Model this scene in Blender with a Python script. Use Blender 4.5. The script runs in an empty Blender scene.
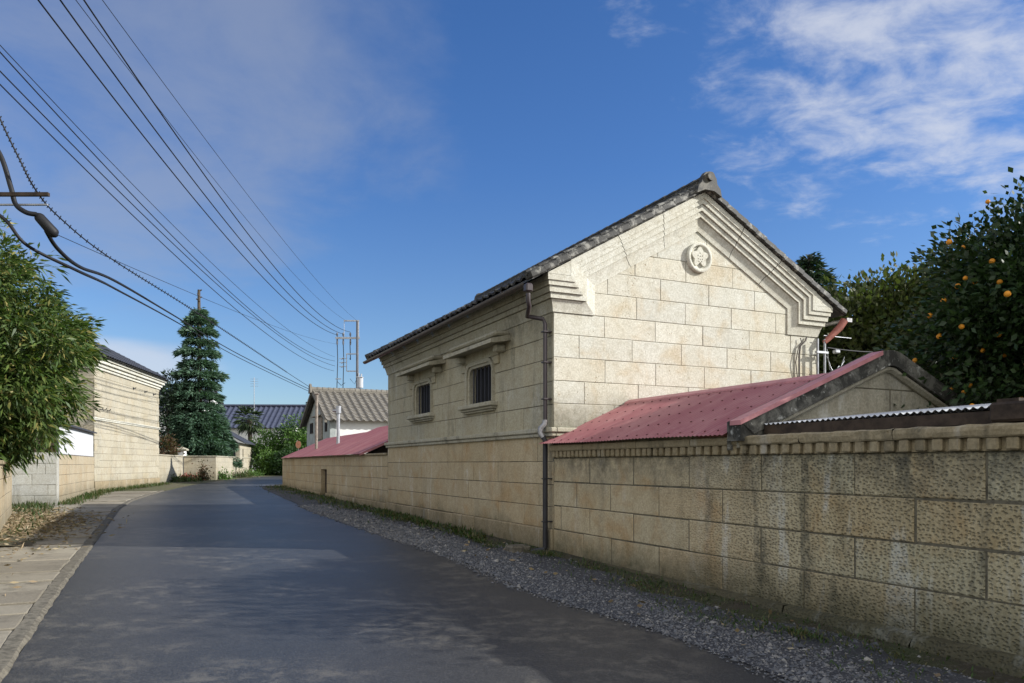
import bpy, math, random
import numpy as np
from mathutils import Vector
SC = bpy.context.scene
COL = SC.collection
rad = math.radians

# ------------------------------------------------------------------ camera, light, exposure
cam_d = bpy.data.cameras.new('camera'); cam = bpy.data.objects.new('camera', cam_d); COL.objects.link(cam)
cam.location = (0, 0, 1.45); cam.rotation_euler = (rad(90), 0, 0)
cam_d.sensor_width = 36; cam_d.lens = 752/1024*36; cam_d.shift_y = 0.1196
cam_d.clip_start = .05; cam_d.clip_end = 3000
SC.camera = cam
SUN_EL, SUN_AZ = 27.0, 94.5            # azimuth clockwise from +Y
SC.view_settings.view_transform = 'Standard'; SC.view_settings.look = 'None'
SC.view_settings.exposure = 0.50; SC.view_settings.gamma = 1.0
sun_d = bpy.data.lights.new('sun', 'SUN'); sun_d.energy = 4.9; sun_d.angle = rad(.5); sun_d.color = (1, .975, .925)
sun = bpy.data.objects.new('sun', sun_d); COL.objects.link(sun)
sdir = Vector((math.sin(rad(SUN_AZ))*math.cos(rad(SUN_EL)), math.cos(rad(SUN_AZ))*math.cos(rad(SUN_EL)), math.sin(rad(SUN_EL))))
sun.rotation_euler = sdir.to_track_quat('Z', 'Y').to_euler()
sun.location = (40, 0, 40)


class NT:
    """small node-tree writer"""
    def __init__(s, tree): s.t = tree; s.n = tree.nodes; s.l = tree.links
    def new(s, typ, **kw):
        n = s.n.new(typ)
        for k, v in kw.items(): setattr(n, k, v)
        return n
    def put(s, sock, v):
        if hasattr(v, 'is_output') or isinstance(v, bpy.types.NodeSocket): s.l.new(v, sock)
        elif isinstance(v, (tuple, list)):
            sock.default_value = tuple(v) if len(v) != 3 or sock.type != 'RGBA' else (*v, 1)
        else: sock.default_value = v
    def math(s, op, a, b=0., c=None, clamp=False):
        n = s.new('ShaderNodeMath', operation=op); n.use_clamp = clamp
        s.put(n.inputs[0], a); s.put(n.inputs[1], b)
        if c is not None: s.put(n.inputs[2], c)
        return n.outputs[0]
    def vmath(s, op, a, b=(0, 0, 0)):
        n = s.new('ShaderNodeVectorMath', operation=op); s.put(n.inputs[0], a); s.put(n.inputs[1], b)
        return n.outputs[1] if op in ('DOT_PRODUCT', 'LENGTH') else n.outputs[0]
    def mix(s, f, a, b, blend='MIX'):
        n = s.new('ShaderNodeMix', data_type='RGBA', blend_type=blend)
        s.put(n.inputs[0], f); s.put(n.inputs[6], a); s.put(n.inputs[7], b)
        return n.outputs[2]
    def noise(s, scale, vec=None, detail=4, rough=.6, dist=0.):
        n = s.new('ShaderNodeTexNoise'); n.inputs['Scale'].default_value = scale
        n.inputs['Detail'].default_value = detail; n.inputs['Roughness'].default_value = rough
        n.inputs['Distortion'].default_value = dist
        if vec is not None: s.l.new(vec, n.inputs['Vector'])
        return n.outputs[0]
    def voro(s, scale, vec=None, feature='F1', rnd=1.):
        n = s.new('ShaderNodeTexVoronoi', feature=feature); n.inputs['Scale'].default_value = scale
        n.inputs['Randomness'].default_value = rnd
        if vec is not None: s.l.new(vec, n.inputs['Vector'])
        return n.outputs['Distance'], n.outputs['Color'] if feature != 'DISTANCE_TO_EDGE' else None
    def ramp(s, f, stops, interp='LINEAR'):
        n = s.new('ShaderNodeValToRGB'); cr = n.color_ramp; cr.interpolation = interp
        while len(cr.elements) > 1: cr.elements.remove(cr.elements[-1])
        for i, (p, c) in enumerate(stops):
            e = cr.elements[0] if i == 0 else cr.elements.new(p)
            e.position = p; e.color = (*c, 1) if isinstance(c, (tuple, list)) else (c, c, c, 1)
        s.put(n.inputs[0], f); return n.outputs[0]
    def step(s, f, a, b):
        n = s.new('ShaderNodeMapRange', interpolation_type='SMOOTHSTEP'); n.clamp = True
        s.put(n.inputs[0], f); n.inputs[1].default_value = a; n.inputs[2].default_value = b
        return n.outputs[0]
    def scale(s, vec, sc, loc=(0, 0, 0), rot=(0, 0, 0)):
        n = s.new('ShaderNodeMapping'); s.l.new(vec, n.inputs[0])
        n.inputs[1].default_value = loc; n.inputs[2].default_value = rot; n.inputs[3].default_value = sc
        return n.outputs[0]
    def obj(s): return s.new('ShaderNodeTexCoord').outputs['Object']
    def pos(s): return s.new('ShaderNodeNewGeometry').outputs['Position']
    def isl(s): return s.new('ShaderNodeNewGeometry').outputs['Random Per Island']
    def sep(s, v):
        n = s.new('ShaderNodeSeparateXYZ'); s.l.new(v, n.inputs[0]); return n.outputs
    def bump(s, h, strength=.5, dist=.01, prev=None):
        n = s.new('ShaderNodeBump'); n.inputs['Strength'].default_value = strength; n.inputs['Distance'].default_value = dist
        s.l.new(h, n.inputs['Height'])
        if prev is not None: s.l.new(prev, n.inputs['Normal'])
        return n.outputs[0]


# ------------------------------------------------------------------ sky
W = bpy.data.worlds.new('World'); SC.world = W; W.use_nodes = True
w = NT(W.node_tree); w.n.clear()
sky = w.new('ShaderNodeTexSky', sky_type='NISHITA'); sky.sun_disc = False
sky.sun_elevation = rad(SUN_EL); sky.sun_rotation = rad(SUN_AZ)
sky.altitude = 100; sky.air_density = 1.0; sky.dust_density = .35; sky.ozone_density = 3.5
D = w.new('ShaderNodeTexCoord').outputs['Generated']
D = w.vmath('NORMALIZE', D)
dx, dy, dz = w.sep(D)
den = w.math('ADD', w.math('MAXIMUM', dz, 0.0), .22)
cmb = w.new('ShaderNodeCombineXYZ'); w.put(cmb.inputs[0], w.math('DIVIDE', dx, den)); w.put(cmb.inputs[1], w.math('DIVIDE', dy, den)); cmb.inputs[2].default_value = 3.7
P2 = cmb.outputs[0]
def toward(x, y, z, r0, r1):
    v = Vector((x, y, z)).normalized()
    return w.step(w.vmath('DOT_PRODUCT', D, tuple(v)), math.cos(r0), math.cos(r1))
fine = w.noise(7.5, w.scale(P2, (1.0, 1.25, 1), rot=(0, 0, .4)), 8, .60, .25)
big = w.noise(2.3, P2, 8, .6, .3)
m1 = w.math('MAXIMUM', toward(.53, 1, .64, .34, .05), toward(.74, 1, .42, .15, .02))
m1 = w.math('MAXIMUM', m1, w.math('MULTIPLY', toward(.2, 1, .64, .12, .02), .75))
c1 = w.step(w.math('ADD', w.math('MULTIPLY', fine, .72), w.math('MULTIPLY', m1, .33)), .53, .86)
c1 = w.math('MULTIPLY', c1, w.step(m1, 0, .3))
m2 = toward(-.78, 1, .74, .66, .08)
c2 = w.math('MULTIPLY', w.step(w.math('ADD', w.math('MULTIPLY', big, .6), w.math('MULTIPLY', m2, .30)), .42, .70), w.step(m2, 0, .4))
# low bank of cloud near the horizon on the left
lowz = w.math('SUBTRACT', 1.0, w.math('ABSOLUTE', w.math('MULTIPLY', w.math('SUBTRACT', dz, .118), 26)), clamp=True)
lowx = w.step(dx, -.30, -.46)
lown = w.noise(9, w.scale(D, (1, 1, 3.5)), 5, .55)
c3 = w.step(w.math('MULTIPLY', w.math('MULTIPLY', lowz, lowx), w.math('ADD', lown, .35)), .12, .55)
skyc = w.mix(1.0, sky.outputs[0], w.ramp(dz, [(0, (.84, .88, .93)), (.16, (.74, .85, 1.0)), (.36, (.53, .77, 1.08)), (.6, (.47, .74, 1.08))]), 'MULTIPLY')
col = w.mix(w.math('MULTIPLY', c2, .48), skyc, (2.7, 3.0, 3.7))
col = w.mix(w.math('MULTIPLY', c1, .74), col, (5.2, 5.4, 5.9))
col = w.mix(w.math('MULTIPLY', c3, .60), col, (5.0, 5.2, 5.8))
# unseen bright cloud added behind the photographer to lift the shaded walls
fill_cloud = w.math('MULTIPLY', w.step(dy, .15, -.25), w.step(w.math('ADD', w.math('MULTIPLY', fine, .5), w.math('MULTIPLY', big, .5)), .34, .56))
col = w.mix(w.math('MULTIPLY', fill_cloud, .9), col, (12.0, 11.7, 11.0))
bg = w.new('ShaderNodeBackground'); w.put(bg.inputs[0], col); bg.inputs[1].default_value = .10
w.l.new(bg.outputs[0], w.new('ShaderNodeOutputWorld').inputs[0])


# ------------------------------------------------------------------ scene helpers
class MB:
    """collects shapes for ONE mesh"""
    def __init__(s): s.v = []; s.f = []; s.mi = []; s.sm = []; s.cur = 0; s.smooth = False
    def add(s, vs, fs):
        o = len(s.v); s.v += [tuple(p) for p in vs]
        for f in fs: s.f.append([i+o for i in f]); s.mi.append(s.cur); s.sm.append(s.smooth)
    def box(s, x0, x1, y0, y1, z0, z1, bev=0.):
        if bev <= 0:
            s.add([(x0,y0,z0),(x1,y0,z0),(x1,y1,z0),(x0,y1,z0),(x0,y0,z1),(x1,y0,z1),(x1,y1,z1),(x0,y1,z1)],
                  [(0,3,2,1),(4,5,6,7),(0,1,5,4),(1,2,6,5),(2,3,7,6),(3,0,4,7)])
        else:
            b = min(bev, abs(x1-x0)*.45, abs(y1-y0)*.45, abs(z1-z0)*.45); vs = []; idx = {}
            for ix, (xa, sx) in enumerate(((x0, 1), (x1, -1))):
                for iy, (ya, sy) in enumerate(((y0, 1), (y1, -1))):
                    for iz, (za, sz) in enumerate(((z0, 1), (z1, -1))):
                        for ax in range(3):
                            p = [xa+sx*b, ya+sy*b, za+sz*b]; p[ax] = (xa, ya, za)[ax]
                            idx[ix, iy, iz, ax] = len(vs); vs.append(p)
            F = []
            for ax in range(3):
                o1, o2 = [a for a in range(3) if a != ax]
                for e in (0, 1):
                    q = []
                    for a, c in ((0, 0), (1, 0), (1, 1), (0, 1)):
                        k = [0, 0, 0]; k[ax] = e; k[o1] = a; k[o2] = c; q.append(idx[(*k, ax)])
                    F.append(q)
            for ax in range(3):
                o1, o2 = [a for a in range(3) if a != ax]
                for a in (0, 1):
                    for c in (0, 1):
                        k0 = [0, 0, 0]; k0[o1] = a; k0[o2] = c; k1 = list(k0); k1[ax] = 1
                        F.append([idx[(*k0, o1)], idx[(*k1, o1)], idx[(*k1, o2)], idx[(*k0, o2)]])
            for k in [(a, b_, c) for a in (0, 1) for b_ in (0, 1) for c in (0, 1)]: F.append([idx[(*k, 0)], idx[(*k, 1)], idx[(*k, 2)]])
            s.add(vs, F)
    def tube(s, pts, r, n=8, r1=None, cap=True):
        pts = [Vector(p) for p in pts]; m = len(pts); rings = []
        up = Vector((0, 0, 1)); prev = None
        for i, p in enumerate(pts):
            t = (pts[min(i+1, m-1)]-pts[max(i-1, 0)])
            t = t.normalized() if t.length > 1e-9 else Vector((0, 0, 1))
            if prev is None:
                a = t.cross(up)
                if a.length < 1e-3: a = t.cross(Vector((0, 1, 0)))
                a.normalize()
            else:
                a = (prev - t*prev.dot(t))
                a = a.normalized() if a.length > 1e-6 else t.orthogonal().normalized()
            prev = a; b = t.cross(a)
            rr = r[i] if isinstance(r, (list, tuple)) else (r if r1 is None else r+(r1-r)*i/(m-1))
            rings.append([p+(a*math.cos(k/n*6.28319)+b*math.sin(k/n*6.28319))*rr for k in range(n)])
        vs = [q for R in rings for q in R]; fs = []
        for i in range(m-1):
            for k in range(n):
                k2 = (k+1) % n; fs.append((i*n+k, i*n+k2, (i+1)*n+k2, (i+1)*n+k))
        o = s.smooth; s.smooth = True; s.add(vs, fs); s.smooth = o
        if cap: s.add(rings[0], [list(range(n))[::-1]]); s.add(rings[-1], [list(range(n))])
    def sweep(s, secs, close=False):
        """secs: list of sections, each a list of points, joined by quads"""
        n = len(secs[0]); vs = [p for S in secs for p in S]; fs = []
        for i in range(len(secs)-1):
            for k in range(n if close else n-1):
                k2 = (k+1) % n; fs.append((i*n+k, i*n+k2, (i+1)*n+k2, (i+1)*n+k))
        s.add(vs, fs)
    def prism(s, poly, mp, d0, d1):
        """poly in 2D (a,b) extruded from depth d0 to d1 with map mp(a,b,d)"""
        n = len(poly); vs = [mp(a, b, d0) for a, b in poly]+[mp(a, b, d1) for a, b in poly]
        s.add(vs, [list(range(n))[::-1], [i+n for i in range(n)]]+[(i, (i+1) % n, (i+1) % n+n, i+n) for i in range(n)])
    def build(s, name, mats, parent=None, loc=None):
        me = bpy.data.meshes.new(name); me.from_pydata(s.v, [], s.f)
        if not isinstance(mats, (list, tuple)): mats = [mats]
        for m in mats: me.materials.append(m)
        me.polygons.foreach_set('material_index', s.mi); me.polygons.foreach_set('use_smooth', s.sm); me.update()
        o = bpy.data.objects.new(name, me); COL.objects.link(o)
        if parent is not None: o.parent = parent
        if loc is not None: o.location = loc
        return o

def tag(o, label=None, cat=None, group=None, kind=None):
    if label: o['label'] = label
    if cat: o['category'] = cat
    if group: o['group'] = group
    if kind: o['kind'] = kind
    return o
def thing(name, label, cat, loc=(0, 0, 0), rz=0., group=None):
    o = bpy.data.objects.new(name, None); COL.objects.link(o); o.location = loc; o.rotation_euler = (0, 0, rz)
    o.empty_display_size = .3
    return tag(o, label, cat, group)

TH = math.atan(.4707); CS, SN = math.cos(TH), math.sin(TH)
X0, Y0 = .676, 12.25                      # near street corner of the storehouse
def yard(u, v, z=0.): return (X0-u*SN+v*CS, Y0+u*CS+v*SN, z)   # u along the street, v into the plots
def gz(u): return .009*min(u, 60.) if u > 0 else .022*max(u, -14.)
def gzn(u): return np.where(u > 0, .009*np.minimum(u, 60.), .022*np.maximum(u, -14.))
def gzw(X, Y): return gz(-(X-X0)*SN+(Y-Y0)*CS)
Y_ROT = TH

def clip_poly(poly, A, B, C):     # keep A*x+B*y<=C
    out = []
    for i in range(len(poly)):
        p, q = poly[i], poly[(i+1) % len(poly)]
        fp = A*p[0]+B*p[1]-C; fq = A*q[0]+B*q[1]-C
        if fp <= 0: out.append(p)
        if fp*fq < 0:
            t = fp/(fp-fq); out.append((p[0]+(q[0]-p[0])*t, p[1]+(q[1]-p[1])*t))
    return out
def area(p): return .5*sum(p[i][0]*p[(i+1) % len(p)][1]-p[(i+1) % len(p)][0]*p[i][1] for i in range(len(p)))
def inset(poly, d):
    n = len(poly); L = []
    for i in range(n):
        p, q = poly[i], poly[(i+1) % n]; ex, ey = q[0]-p[0], q[1]-p[1]; l = math.hypot(ex, ey)
        if l < 1e-6: return None
        nx, ny = -ey/l, ex/l; L.append((nx, ny, nx*p[0]+ny*p[1]+d))
    out = []
    for i in range(n):
        a, b = L[i-1], L[i]; det = a[0]*b[1]-a[1]*b[0]
        if abs(det) < 1e-6: return None
        out.append(((a[2]*b[1]-a[1]*b[2])/det, (a[0]*b[2]-a[2]*b[0])/det))
    return out if area(out) > 1e-5 else None
def sub_rect(r, h):
    a0, a1, b0, b1 = r; c0, c1, d0, d1 = h
    if c1 <= a0 or c0 >= a1 or d1 <= b0 or d0 >= b1: return [r]
    out = []
    if c0 > a0: out.append((a0, c0, b0, b1))
    if c1 < a1: out.append((c1, a1, b0, b1))
    m0, m1 = max(a0, c0), min(a1, c1)
    if d0 > b0: out.append((m0, m1, b0, d0))
    if d1 < b1: out.append((m0, m1, d1, b1))
    return out
def blocks(mb, a0, a1, rows, length, mp, seed=1, clip=(), holes=(), gap=.005, bev=.006, jit=.004, first=.5, vary=.12, skip=0.0):
    """coursed ashlar: every block is a bevelled island standing just proud of the bed behind it"""
    R = random.Random(seed)
    for i in range(len(rows)-1):
        b0, b1 = rows[i], rows[i+1]; cuts = [a0]
        a = a0+length*(first if i % 2 else 1.)*R.uniform(.9, 1.1) - (0 if i % 2 else length*.0)
        while a < a1-.12*length: cuts.append(a); a += length*R.uniform(1-vary, 1+vary)
        cuts.append(a1)
        for k in range(len(cuts)-1):
            rects = [(cuts[k], cuts[k+1], b0, b1)]
            for h in holes: rects = [q for r in rects for q in sub_rect(r, h)]
            for (p0, p1, q0, q1) in rects:
                if p1-p0 < .03 or q1-q0 < .02: continue
                back = [(p0, q0), (p1, q0), (p1, q1), (p0, q1)]
                for c in clip: back = clip_poly(back, *c)
                if len(back) < 3 or area(back) < 1e-4: continue
                mb.cur = 1; mb.add([mp(x, y, -.007) for x, y in back], [list(range(len(back)))]); mb.cur = 0
                po = inset(back, gap)
                if not po: continue
                po = [(x+R.uniform(-1, 1)*gap*.45, y+R.uniform(-1, 1)*gap*.45) for x, y in po]
                pi = inset(po, bev*R.uniform(.7, 1.5))
                if not pi: continue
                d = R.uniform(-jit, jit); n = len(po)
                vs = [mp(x, y, -.03) for x, y in po]+[mp(x, y, d-bev*.8) for x, y in po]+[mp(x, y, d+R.uniform(-.001, .001)) for x, y in pi]
                fs = [[2*n+j for j in range(n)]]
                for j in range(n):
                    j2 = (j+1) % n; fs += [(j, j2, n+j2, n+j), (n+j, n+j2, 2*n+j2, 2*n+j)]
                mb.add(vs, fs)
def frange(a, b, n): return [a+(b-a)*i/n for i in range(n+1)]


# ------------------------------------------------------------------ materials
def new_mat(name):
    m = bpy.data.materials.new(name); m.use_nodes = True; t = NT(m.node_tree)
    b = m.node_tree.nodes['Principled BSDF']; b.inputs['Roughness'].default_value = .85
    b.inputs['Specular IOR Level'].default_value = .3
    return m, t, b
def stone(name, pal, pits=.5, pit_scale=26., streak=.3, white=.2, base_dirt=(-.2, .5), dirt_amt=.7, dimple=0., dark=(.045, .043, .032), warm=.0, warm_c=(.44, .27, .115), top_dirt=None):
    """coursed tuff: tone per block, grain, brown pits, rain streaks, algae at the foot"""
    m, t, b = new_mat(name); o = t.obj(); isl = t.isl(); z = t.sep(o)[2]
    n = len(pal); c = t.ramp(isl, [(i/(n-1) if n > 1 else 0, p) for i, p in enumerate(pal)])
    big = t.noise(.9, o, 5, .6, .3); mid = t.noise(5.5, o, 6, .65, .2); grain = t.noise(34, o, 5, .75); mott = t.noise(13, o, 6, .72, .3)
    c = t.mix(t.math('MULTIPLY', t.step(big, .35, .7), .35), c, tuple(x*k for x, k in zip(pal[0], (.80, .74, .62))))
    if warm: c = t.mix(t.math('MULTIPLY', t.step(t.noise(1.7, o, 4, .6, .5), .48, .72), warm), c, warm_c)
    c = t.mix(t.math('MULTIPLY', t.step(mid, .40, .75), .34), c, t.mix(1., c, (.62, .56, .46), 'MULTIPLY'))
    c = t.mix(t.math('MULTIPLY', t.step(mott, .46, .70), .42), c, t.mix(1., c, (.66, .62, .55), 'MULTIPLY'))
    c = t.mix(t.step(grain, .38, .66), t.mix(1., c, (.74, .73, .71), 'MULTIPLY'), c)
    # small pockets typical of the tuff
    d, _ = t.voro(pit_scale, o); dB, _ = t.voro(pit_scale*.43, o)
    pm = t.math('MULTIPLY', t.step(d, .30, .12), t.step(t.noise(3.1, o, 3, .6), .50, .66))
    pm = t.math('MULTIPLY', pm, t.math('ADD', .35, t.step(isl, .2, .9)))
    pm = t.math('MAXIMUM', pm, t.math('MULTIPLY', t.step(dB, .17, .06), t.step(t.noise(4.3, o, 4, .7), .48, .60)), clamp=True)
    c = t.mix(t.math('MULTIPLY', pm, pits), c, (.22, .15, .07))
    h = t.math('SUBTRACT', t.math('MULTIPLY', grain, .25), pm)
    h = t.math('ADD', h, t.math('MULTIPLY', mid, .8))
    bump_d = .006
    if dimple:
        nz = t.new('ShaderNodeTexNoise'); nz.inputs['Scale'].default_value = 9; t.l.new(o, nz.inputs['Vector'])
        sc = t.new('ShaderNodeVectorMath', operation='SCALE'); t.l.new(nz.outputs[1], sc.inputs[0]); sc.inputs['Scale'].default_value = .022
        o3 = t.sep(t.vmath('ADD', t.scale(o, (1, .8, 1.1)), sc.outputs[0])); cb = t.new('ShaderNodeCombineXYZ')
        t.l.new(o3[1], cb.inputs[0]); t.l.new(o3[2], cb.inputs[1])
        vn = t.new('ShaderNodeTexVoronoi', voronoi_dimensions='2D'); vn.inputs['Scale'].default_value = 29.; vn.inputs['Randomness'].default_value = .85; t.l.new(cb.outputs[0], vn.inputs['Vector'])
        dm = t.math('MULTIPLY', t.step(vn.outputs['Distance'], .46, .10), t.step(t.sep(o)[1], -2.2, -5.0))
        dk = t.math('MULTIPLY', dm, t.math('ADD', .35, t.step(t.noise(2.3, o, 4, .65, .3), .40, .66)))
        c = t.mix(t.math('MULTIPLY', dk, .34*dimple), c, (.055, .05, .038))
        h = t.math('SUBTRACT', h, t.math('MULTIPLY', dm, 1.35*dimple)); bump_d = .012
    # streaks that run down the face
    so = t.scale(o, (1.6, 1.6, .22)); sn = t.noise(1.5, so, 6, .62, .35)
    if streak:
        f = t.math('MULTIPLY', t.step(sn, .52, .68), t.step(t.noise(7, o, 5, .7), .30, .6))
        c = t.mix(t.math('MULTIPLY', f, streak), c, dark)
    if white:
        f = t.math('MULTIPLY', t.step(t.noise(1.8, t.scale(o, (1.5, 1.5, .35), loc=(7, 3, 5)), 6, .6, .5), .57, .68), t.step(t.noise(9, o, 5, .7), .3, .65))
        c = t.mix(t.math('MULTIPLY', f, white), c, (.66, .66, .62))
    if dimple:     # rows of rain streaks and lime runs from the coping
        s3 = t.noise(3.4, t.scale(o, (1, 1, .16), loc=(3, 1, 9)), 6, .6, .25); brk = t.step(t.noise(8, o, 6, .72), .28, .62)
        f = t.math('MULTIPLY', t.math('MULTIPLY', t.step(s3, .55, .66), brk), t.step(t.sep(o)[1], -2.6, -4.4))
        c = t.mix(t.math('MULTIPLY', f, .72), c, (.075, .072, .056))
        f = t.math('MULTIPLY', t.math('MULTIPLY', t.step(s3, .44, .36), brk), t.step(t.sep(o)[1], -2.6, -4.4))
        c = t.mix(t.math('MULTIPLY', f, .45), c, (.66, .65, .60))
        f = t.step(t.sep(o)[1], -3.4, -6.0)
        c = t.mix(t.math('MULTIPLY', f, .6), c, t.mix(1., c, (.80, .88, .88), 'MULTIPLY'))
    if dirt_amt:
        zz = t.math('ADD', z, t.math('MULTIPLY', t.math('SUBTRACT', t.noise(1.3, o, 6, .68, .4), .5), .75))
        f = t.step(zz, base_dirt[1], base_dirt[0]); f = t.math('MULTIPLY', f, t.math('ADD', .45, t.noise(11, o, 5, .7)))
        c = t.mix(t.math('MULTIPLY', f, dirt_amt, clamp=True), c, t.mix(t.noise(3, o, 4), (.05, .046, .034), (.085, .083, .045)))
    if top_dirt:
        zz = t.math('ADD', z, t.math('MULTIPLY', t.math('SUBTRACT', sn, .5), 1.0))
        f = t.math('MULTIPLY', t.step(zz, top_dirt[0], top_dirt[1]), t.step(t.noise(6, o, 5, .7), .3, .62))
        c = t.mix(t.math('MULTIPLY', f, .75), c, (.06, .056, .045))
    t.put(b.inputs['Base Color'], c); b.inputs['Roughness'].default_value = .92; b.inputs['Specular IOR Level'].default_value = .15
    t.l.new(t.bump(h, .75, bump_d), b.inputs['Normal'])
    return m
def plain(name, c, rough=.7, var=.15, scale=6., metal=0., bump=0., c2=None, spec=.3):
    m, t, b = new_mat(name); o = t.obj(); n = t.noise(scale, o, 5, .65, .2)
    c2 = c2 or tuple(x*(1-var*2) for x in c)
    t.put(b.inputs['Base Color'], t.mix(t.step(n, .35, .72), c, c2)); b.inputs['Roughness'].default_value = rough
    b.inputs['Metallic'].default_value = metal; b.inputs['Specular IOR Level'].default_value = spec
    if bump: t.l.new(t.bump(n, bump, .01), b.inputs['Normal'])
    return m
M = {}
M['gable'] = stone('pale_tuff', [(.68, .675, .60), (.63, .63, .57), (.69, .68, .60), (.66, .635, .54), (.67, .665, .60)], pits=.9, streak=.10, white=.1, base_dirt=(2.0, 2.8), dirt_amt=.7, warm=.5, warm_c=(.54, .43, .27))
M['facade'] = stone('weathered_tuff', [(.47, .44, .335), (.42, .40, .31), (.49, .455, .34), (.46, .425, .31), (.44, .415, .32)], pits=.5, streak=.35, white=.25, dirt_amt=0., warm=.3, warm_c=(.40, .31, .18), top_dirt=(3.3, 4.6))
M['buff'] = stone('buff_tuff', [(.52, .43, .285), (.47, .40, .27), (.54, .455, .31), (.50, .40, .25)], pits=.5, streak=.18, white=.35, base_dirt=(.15, .62), dirt_amt=.75, warm=.45)
M['near'] = stone('tooled_tuff', [(.55, .465, .31), (.50, .435, .295), (.54, .48, .34), (.53, .42, .26), (.51, .465, .335)], pits=.2, streak=.22, white=.16, base_dirt=(-.05, .55), dirt_amt=.85, dimple=1., warm=.5, top_dirt=(.85, 1.85))
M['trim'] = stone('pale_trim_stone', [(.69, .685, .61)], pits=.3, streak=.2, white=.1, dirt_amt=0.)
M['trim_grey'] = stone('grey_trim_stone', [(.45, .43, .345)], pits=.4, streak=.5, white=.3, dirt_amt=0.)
M['coping'] = stone('mossy_coping_stone', [(.34, .285, .185)], pits=.5, streak=.7, white=.3, dirt_amt=0.)
M['plinth'] = stone('stained_plinth_stone', [(.36, .30, .20)], pits=.4, streak=.5, white=.35, base_dirt=(-.1, .5), dirt_amt=.7)
M['footing'] = stone('mossy_footing_stone', [(.15, .125, .085), (.12, .105, .07), (.17, .14, .095)], pits=.8, streak=.7, white=.25, base_dirt=(-.25, .45), dirt_amt=1., dimple=.8)
M['parapet'] = stone('black_stained_stone', [(.40, .38, .31)], pits=.4, streak=.55, white=.4, dirt_amt=0., dark=(.05, .048, .04))
M['left'] = stone('cream_tuff', [(.47, .435, .345), (.43, .40, .32), (.49, .455, .365), (.46, .415, .31)], pits=.3, streak=.15, white=.1, base_dirt=(.1, .75), dirt_amt=.5, warm=.12)  # cream stone, tone varied per block
M['leftlow'] = stone('tan_wall_tuff', [(.48, .41, .295), (.44, .38, .275), (.50, .435, .32)], pits=.3, streak=.2, white=.1, base_dirt=(.15, .8), dirt_amt=.5, warm=.2)
M['greyblock'] = stone('grey_concrete_block', [(.50, .50, .46), (.45, .45, .42), (.53, .53, .49), (.30, .30, .28)], pits=.2, streak=.3, white=.2, base_dirt=(.1, .5), dirt_amt=.5)
M['mortar'] = plain('mortar_bed', (.13, .115, .08), .95, .3, 9)
M['mortar_light'] = plain('pale_mortar_bed', (.24, .22, .165), .95, .3, 9)
def parapet_black(name):
    m, t, b = new_mat(name); o = t.obj()
    f = t.step(t.noise(3.2, t.scale(o, (1.2, 1.2, 1)), 7, .7, .6), .40, .62)
    f2 = t.step(t.noise(9., o, 6, .7, .4), .55, .68)
    c = t.mix(f, (.035, .034, .03), (.15, .145, .125)); c = t.mix(t.math('MULTIPLY', f2, .7), c, (.46, .46, .42))
    t.put(b.inputs['Base Color'], c); b.inputs['Roughness'].default_value = .95
    t.l.new(t.bump(t.noise(18, o, 6, .7), .6, .012), b.inputs['Normal']); return m
M['blackstone'] = parapet_black('algae_black_coping')
def tile_mat(name, c, lichen, lc=(.42, .41, .37)):
    m, t, b = new_mat(name); o = t.obj(); isl = t.isl()
    f = t.math('MULTIPLY', t.step(t.noise(7, o, 6, .7, .4), .50, .64), lichen)
    base = t.mix(t.noise(2.2, o, 4), c, tuple(x*1.7 for x in c))
    t.put(b.inputs['Base Color'], t.mix(f, base, lc)); b.inputs['Roughness'].default_value = .62
    t.l.new(t.bump(t.noise(40, o, 4, .7), .3, .006), b.inputs['Normal']); return m
M['tile'] = tile_mat('dark_roof_tile', (.028, .028, .030), .35)
M['verge'] = tile_mat('lichened_verge_tile', (.030, .029, .026), .62, (.36, .35, .31))
M['ridge'] = tile_mat('mossy_ridge_tile', (.026, .024, .020), .38, (.24, .22, .17))
M['tile_old'] = tile_mat('grey_brown_roof_tile', (.115, .105, .088), .35, (.30, .28, .23))
M['tile_blue'] = tile_mat('blue_grey_roof_tile', (.036, .042, .068), .08)
M['tile_black'] = tile_mat('charcoal_roof_tile', (.03, .032, .04), .05)
def red_metal():
    m, t, b = new_mat('red_painted_metal'); o = t.obj()
    n = t.noise(1.3, t.scale(o, (.5, 1.3, 1)), 6, .65, .4); n2 = t.noise(14, o, 5, .7)
    c = t.mix(t.step(n, .35, .7), (.265, .092, .10), (.335, .15, .148)); c = t.mix(t.math('MULTIPLY', t.step(n2, .55, .75), .5), c, (.22, .07, .075)); c = t.mix(t.math('MULTIPLY', t.step(t.noise(2.5, t.scale(o, (.35, 2.2, 1)), 7, .7, .4), .52, .72), .45), c, (.47, .27, .26))
    t.put(b.inputs['Base Color'], c); b.inputs['Roughness'].default_value = .55; b.inputs['Specular IOR Level'].default_value = .35
    return m
M['red'] = red_metal()
M['redtrim'] = plain('faded_red_flashing', (.46, .20, .21), .5, .12, 5)
M['bolt'] = plain('rusty_bolt', (.14, .05, .052), .7)
M['gutter'] = plain('brown_metal_gutter', (.075, .06, .052), .45, .2, 8, spec=.4)
M['pipe'] = plain('brown_painted_downpipe', (.055, .043, .045), .42, .12, 5, spec=.4)
M['pipe_dark'] = plain('dark_metal_downpipe', (.035, .035, .04), .45, .15, 6)
M['zinc'] = plain('galvanised_elbow', (.36, .35, .35), .4, .25, 12, metal=.6)
M['redpipe'] = plain('rust_red_gutter_outlet', (.34, .12, .09), .55, .2, 9)
M['steel'] = plain('galvanised_steel', (.42, .43, .45), .45, .15, 9, metal=.5)
M['rust'] = plain('rusty_steel_post', (.28, .24, .20), .7, .25, 9)
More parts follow.
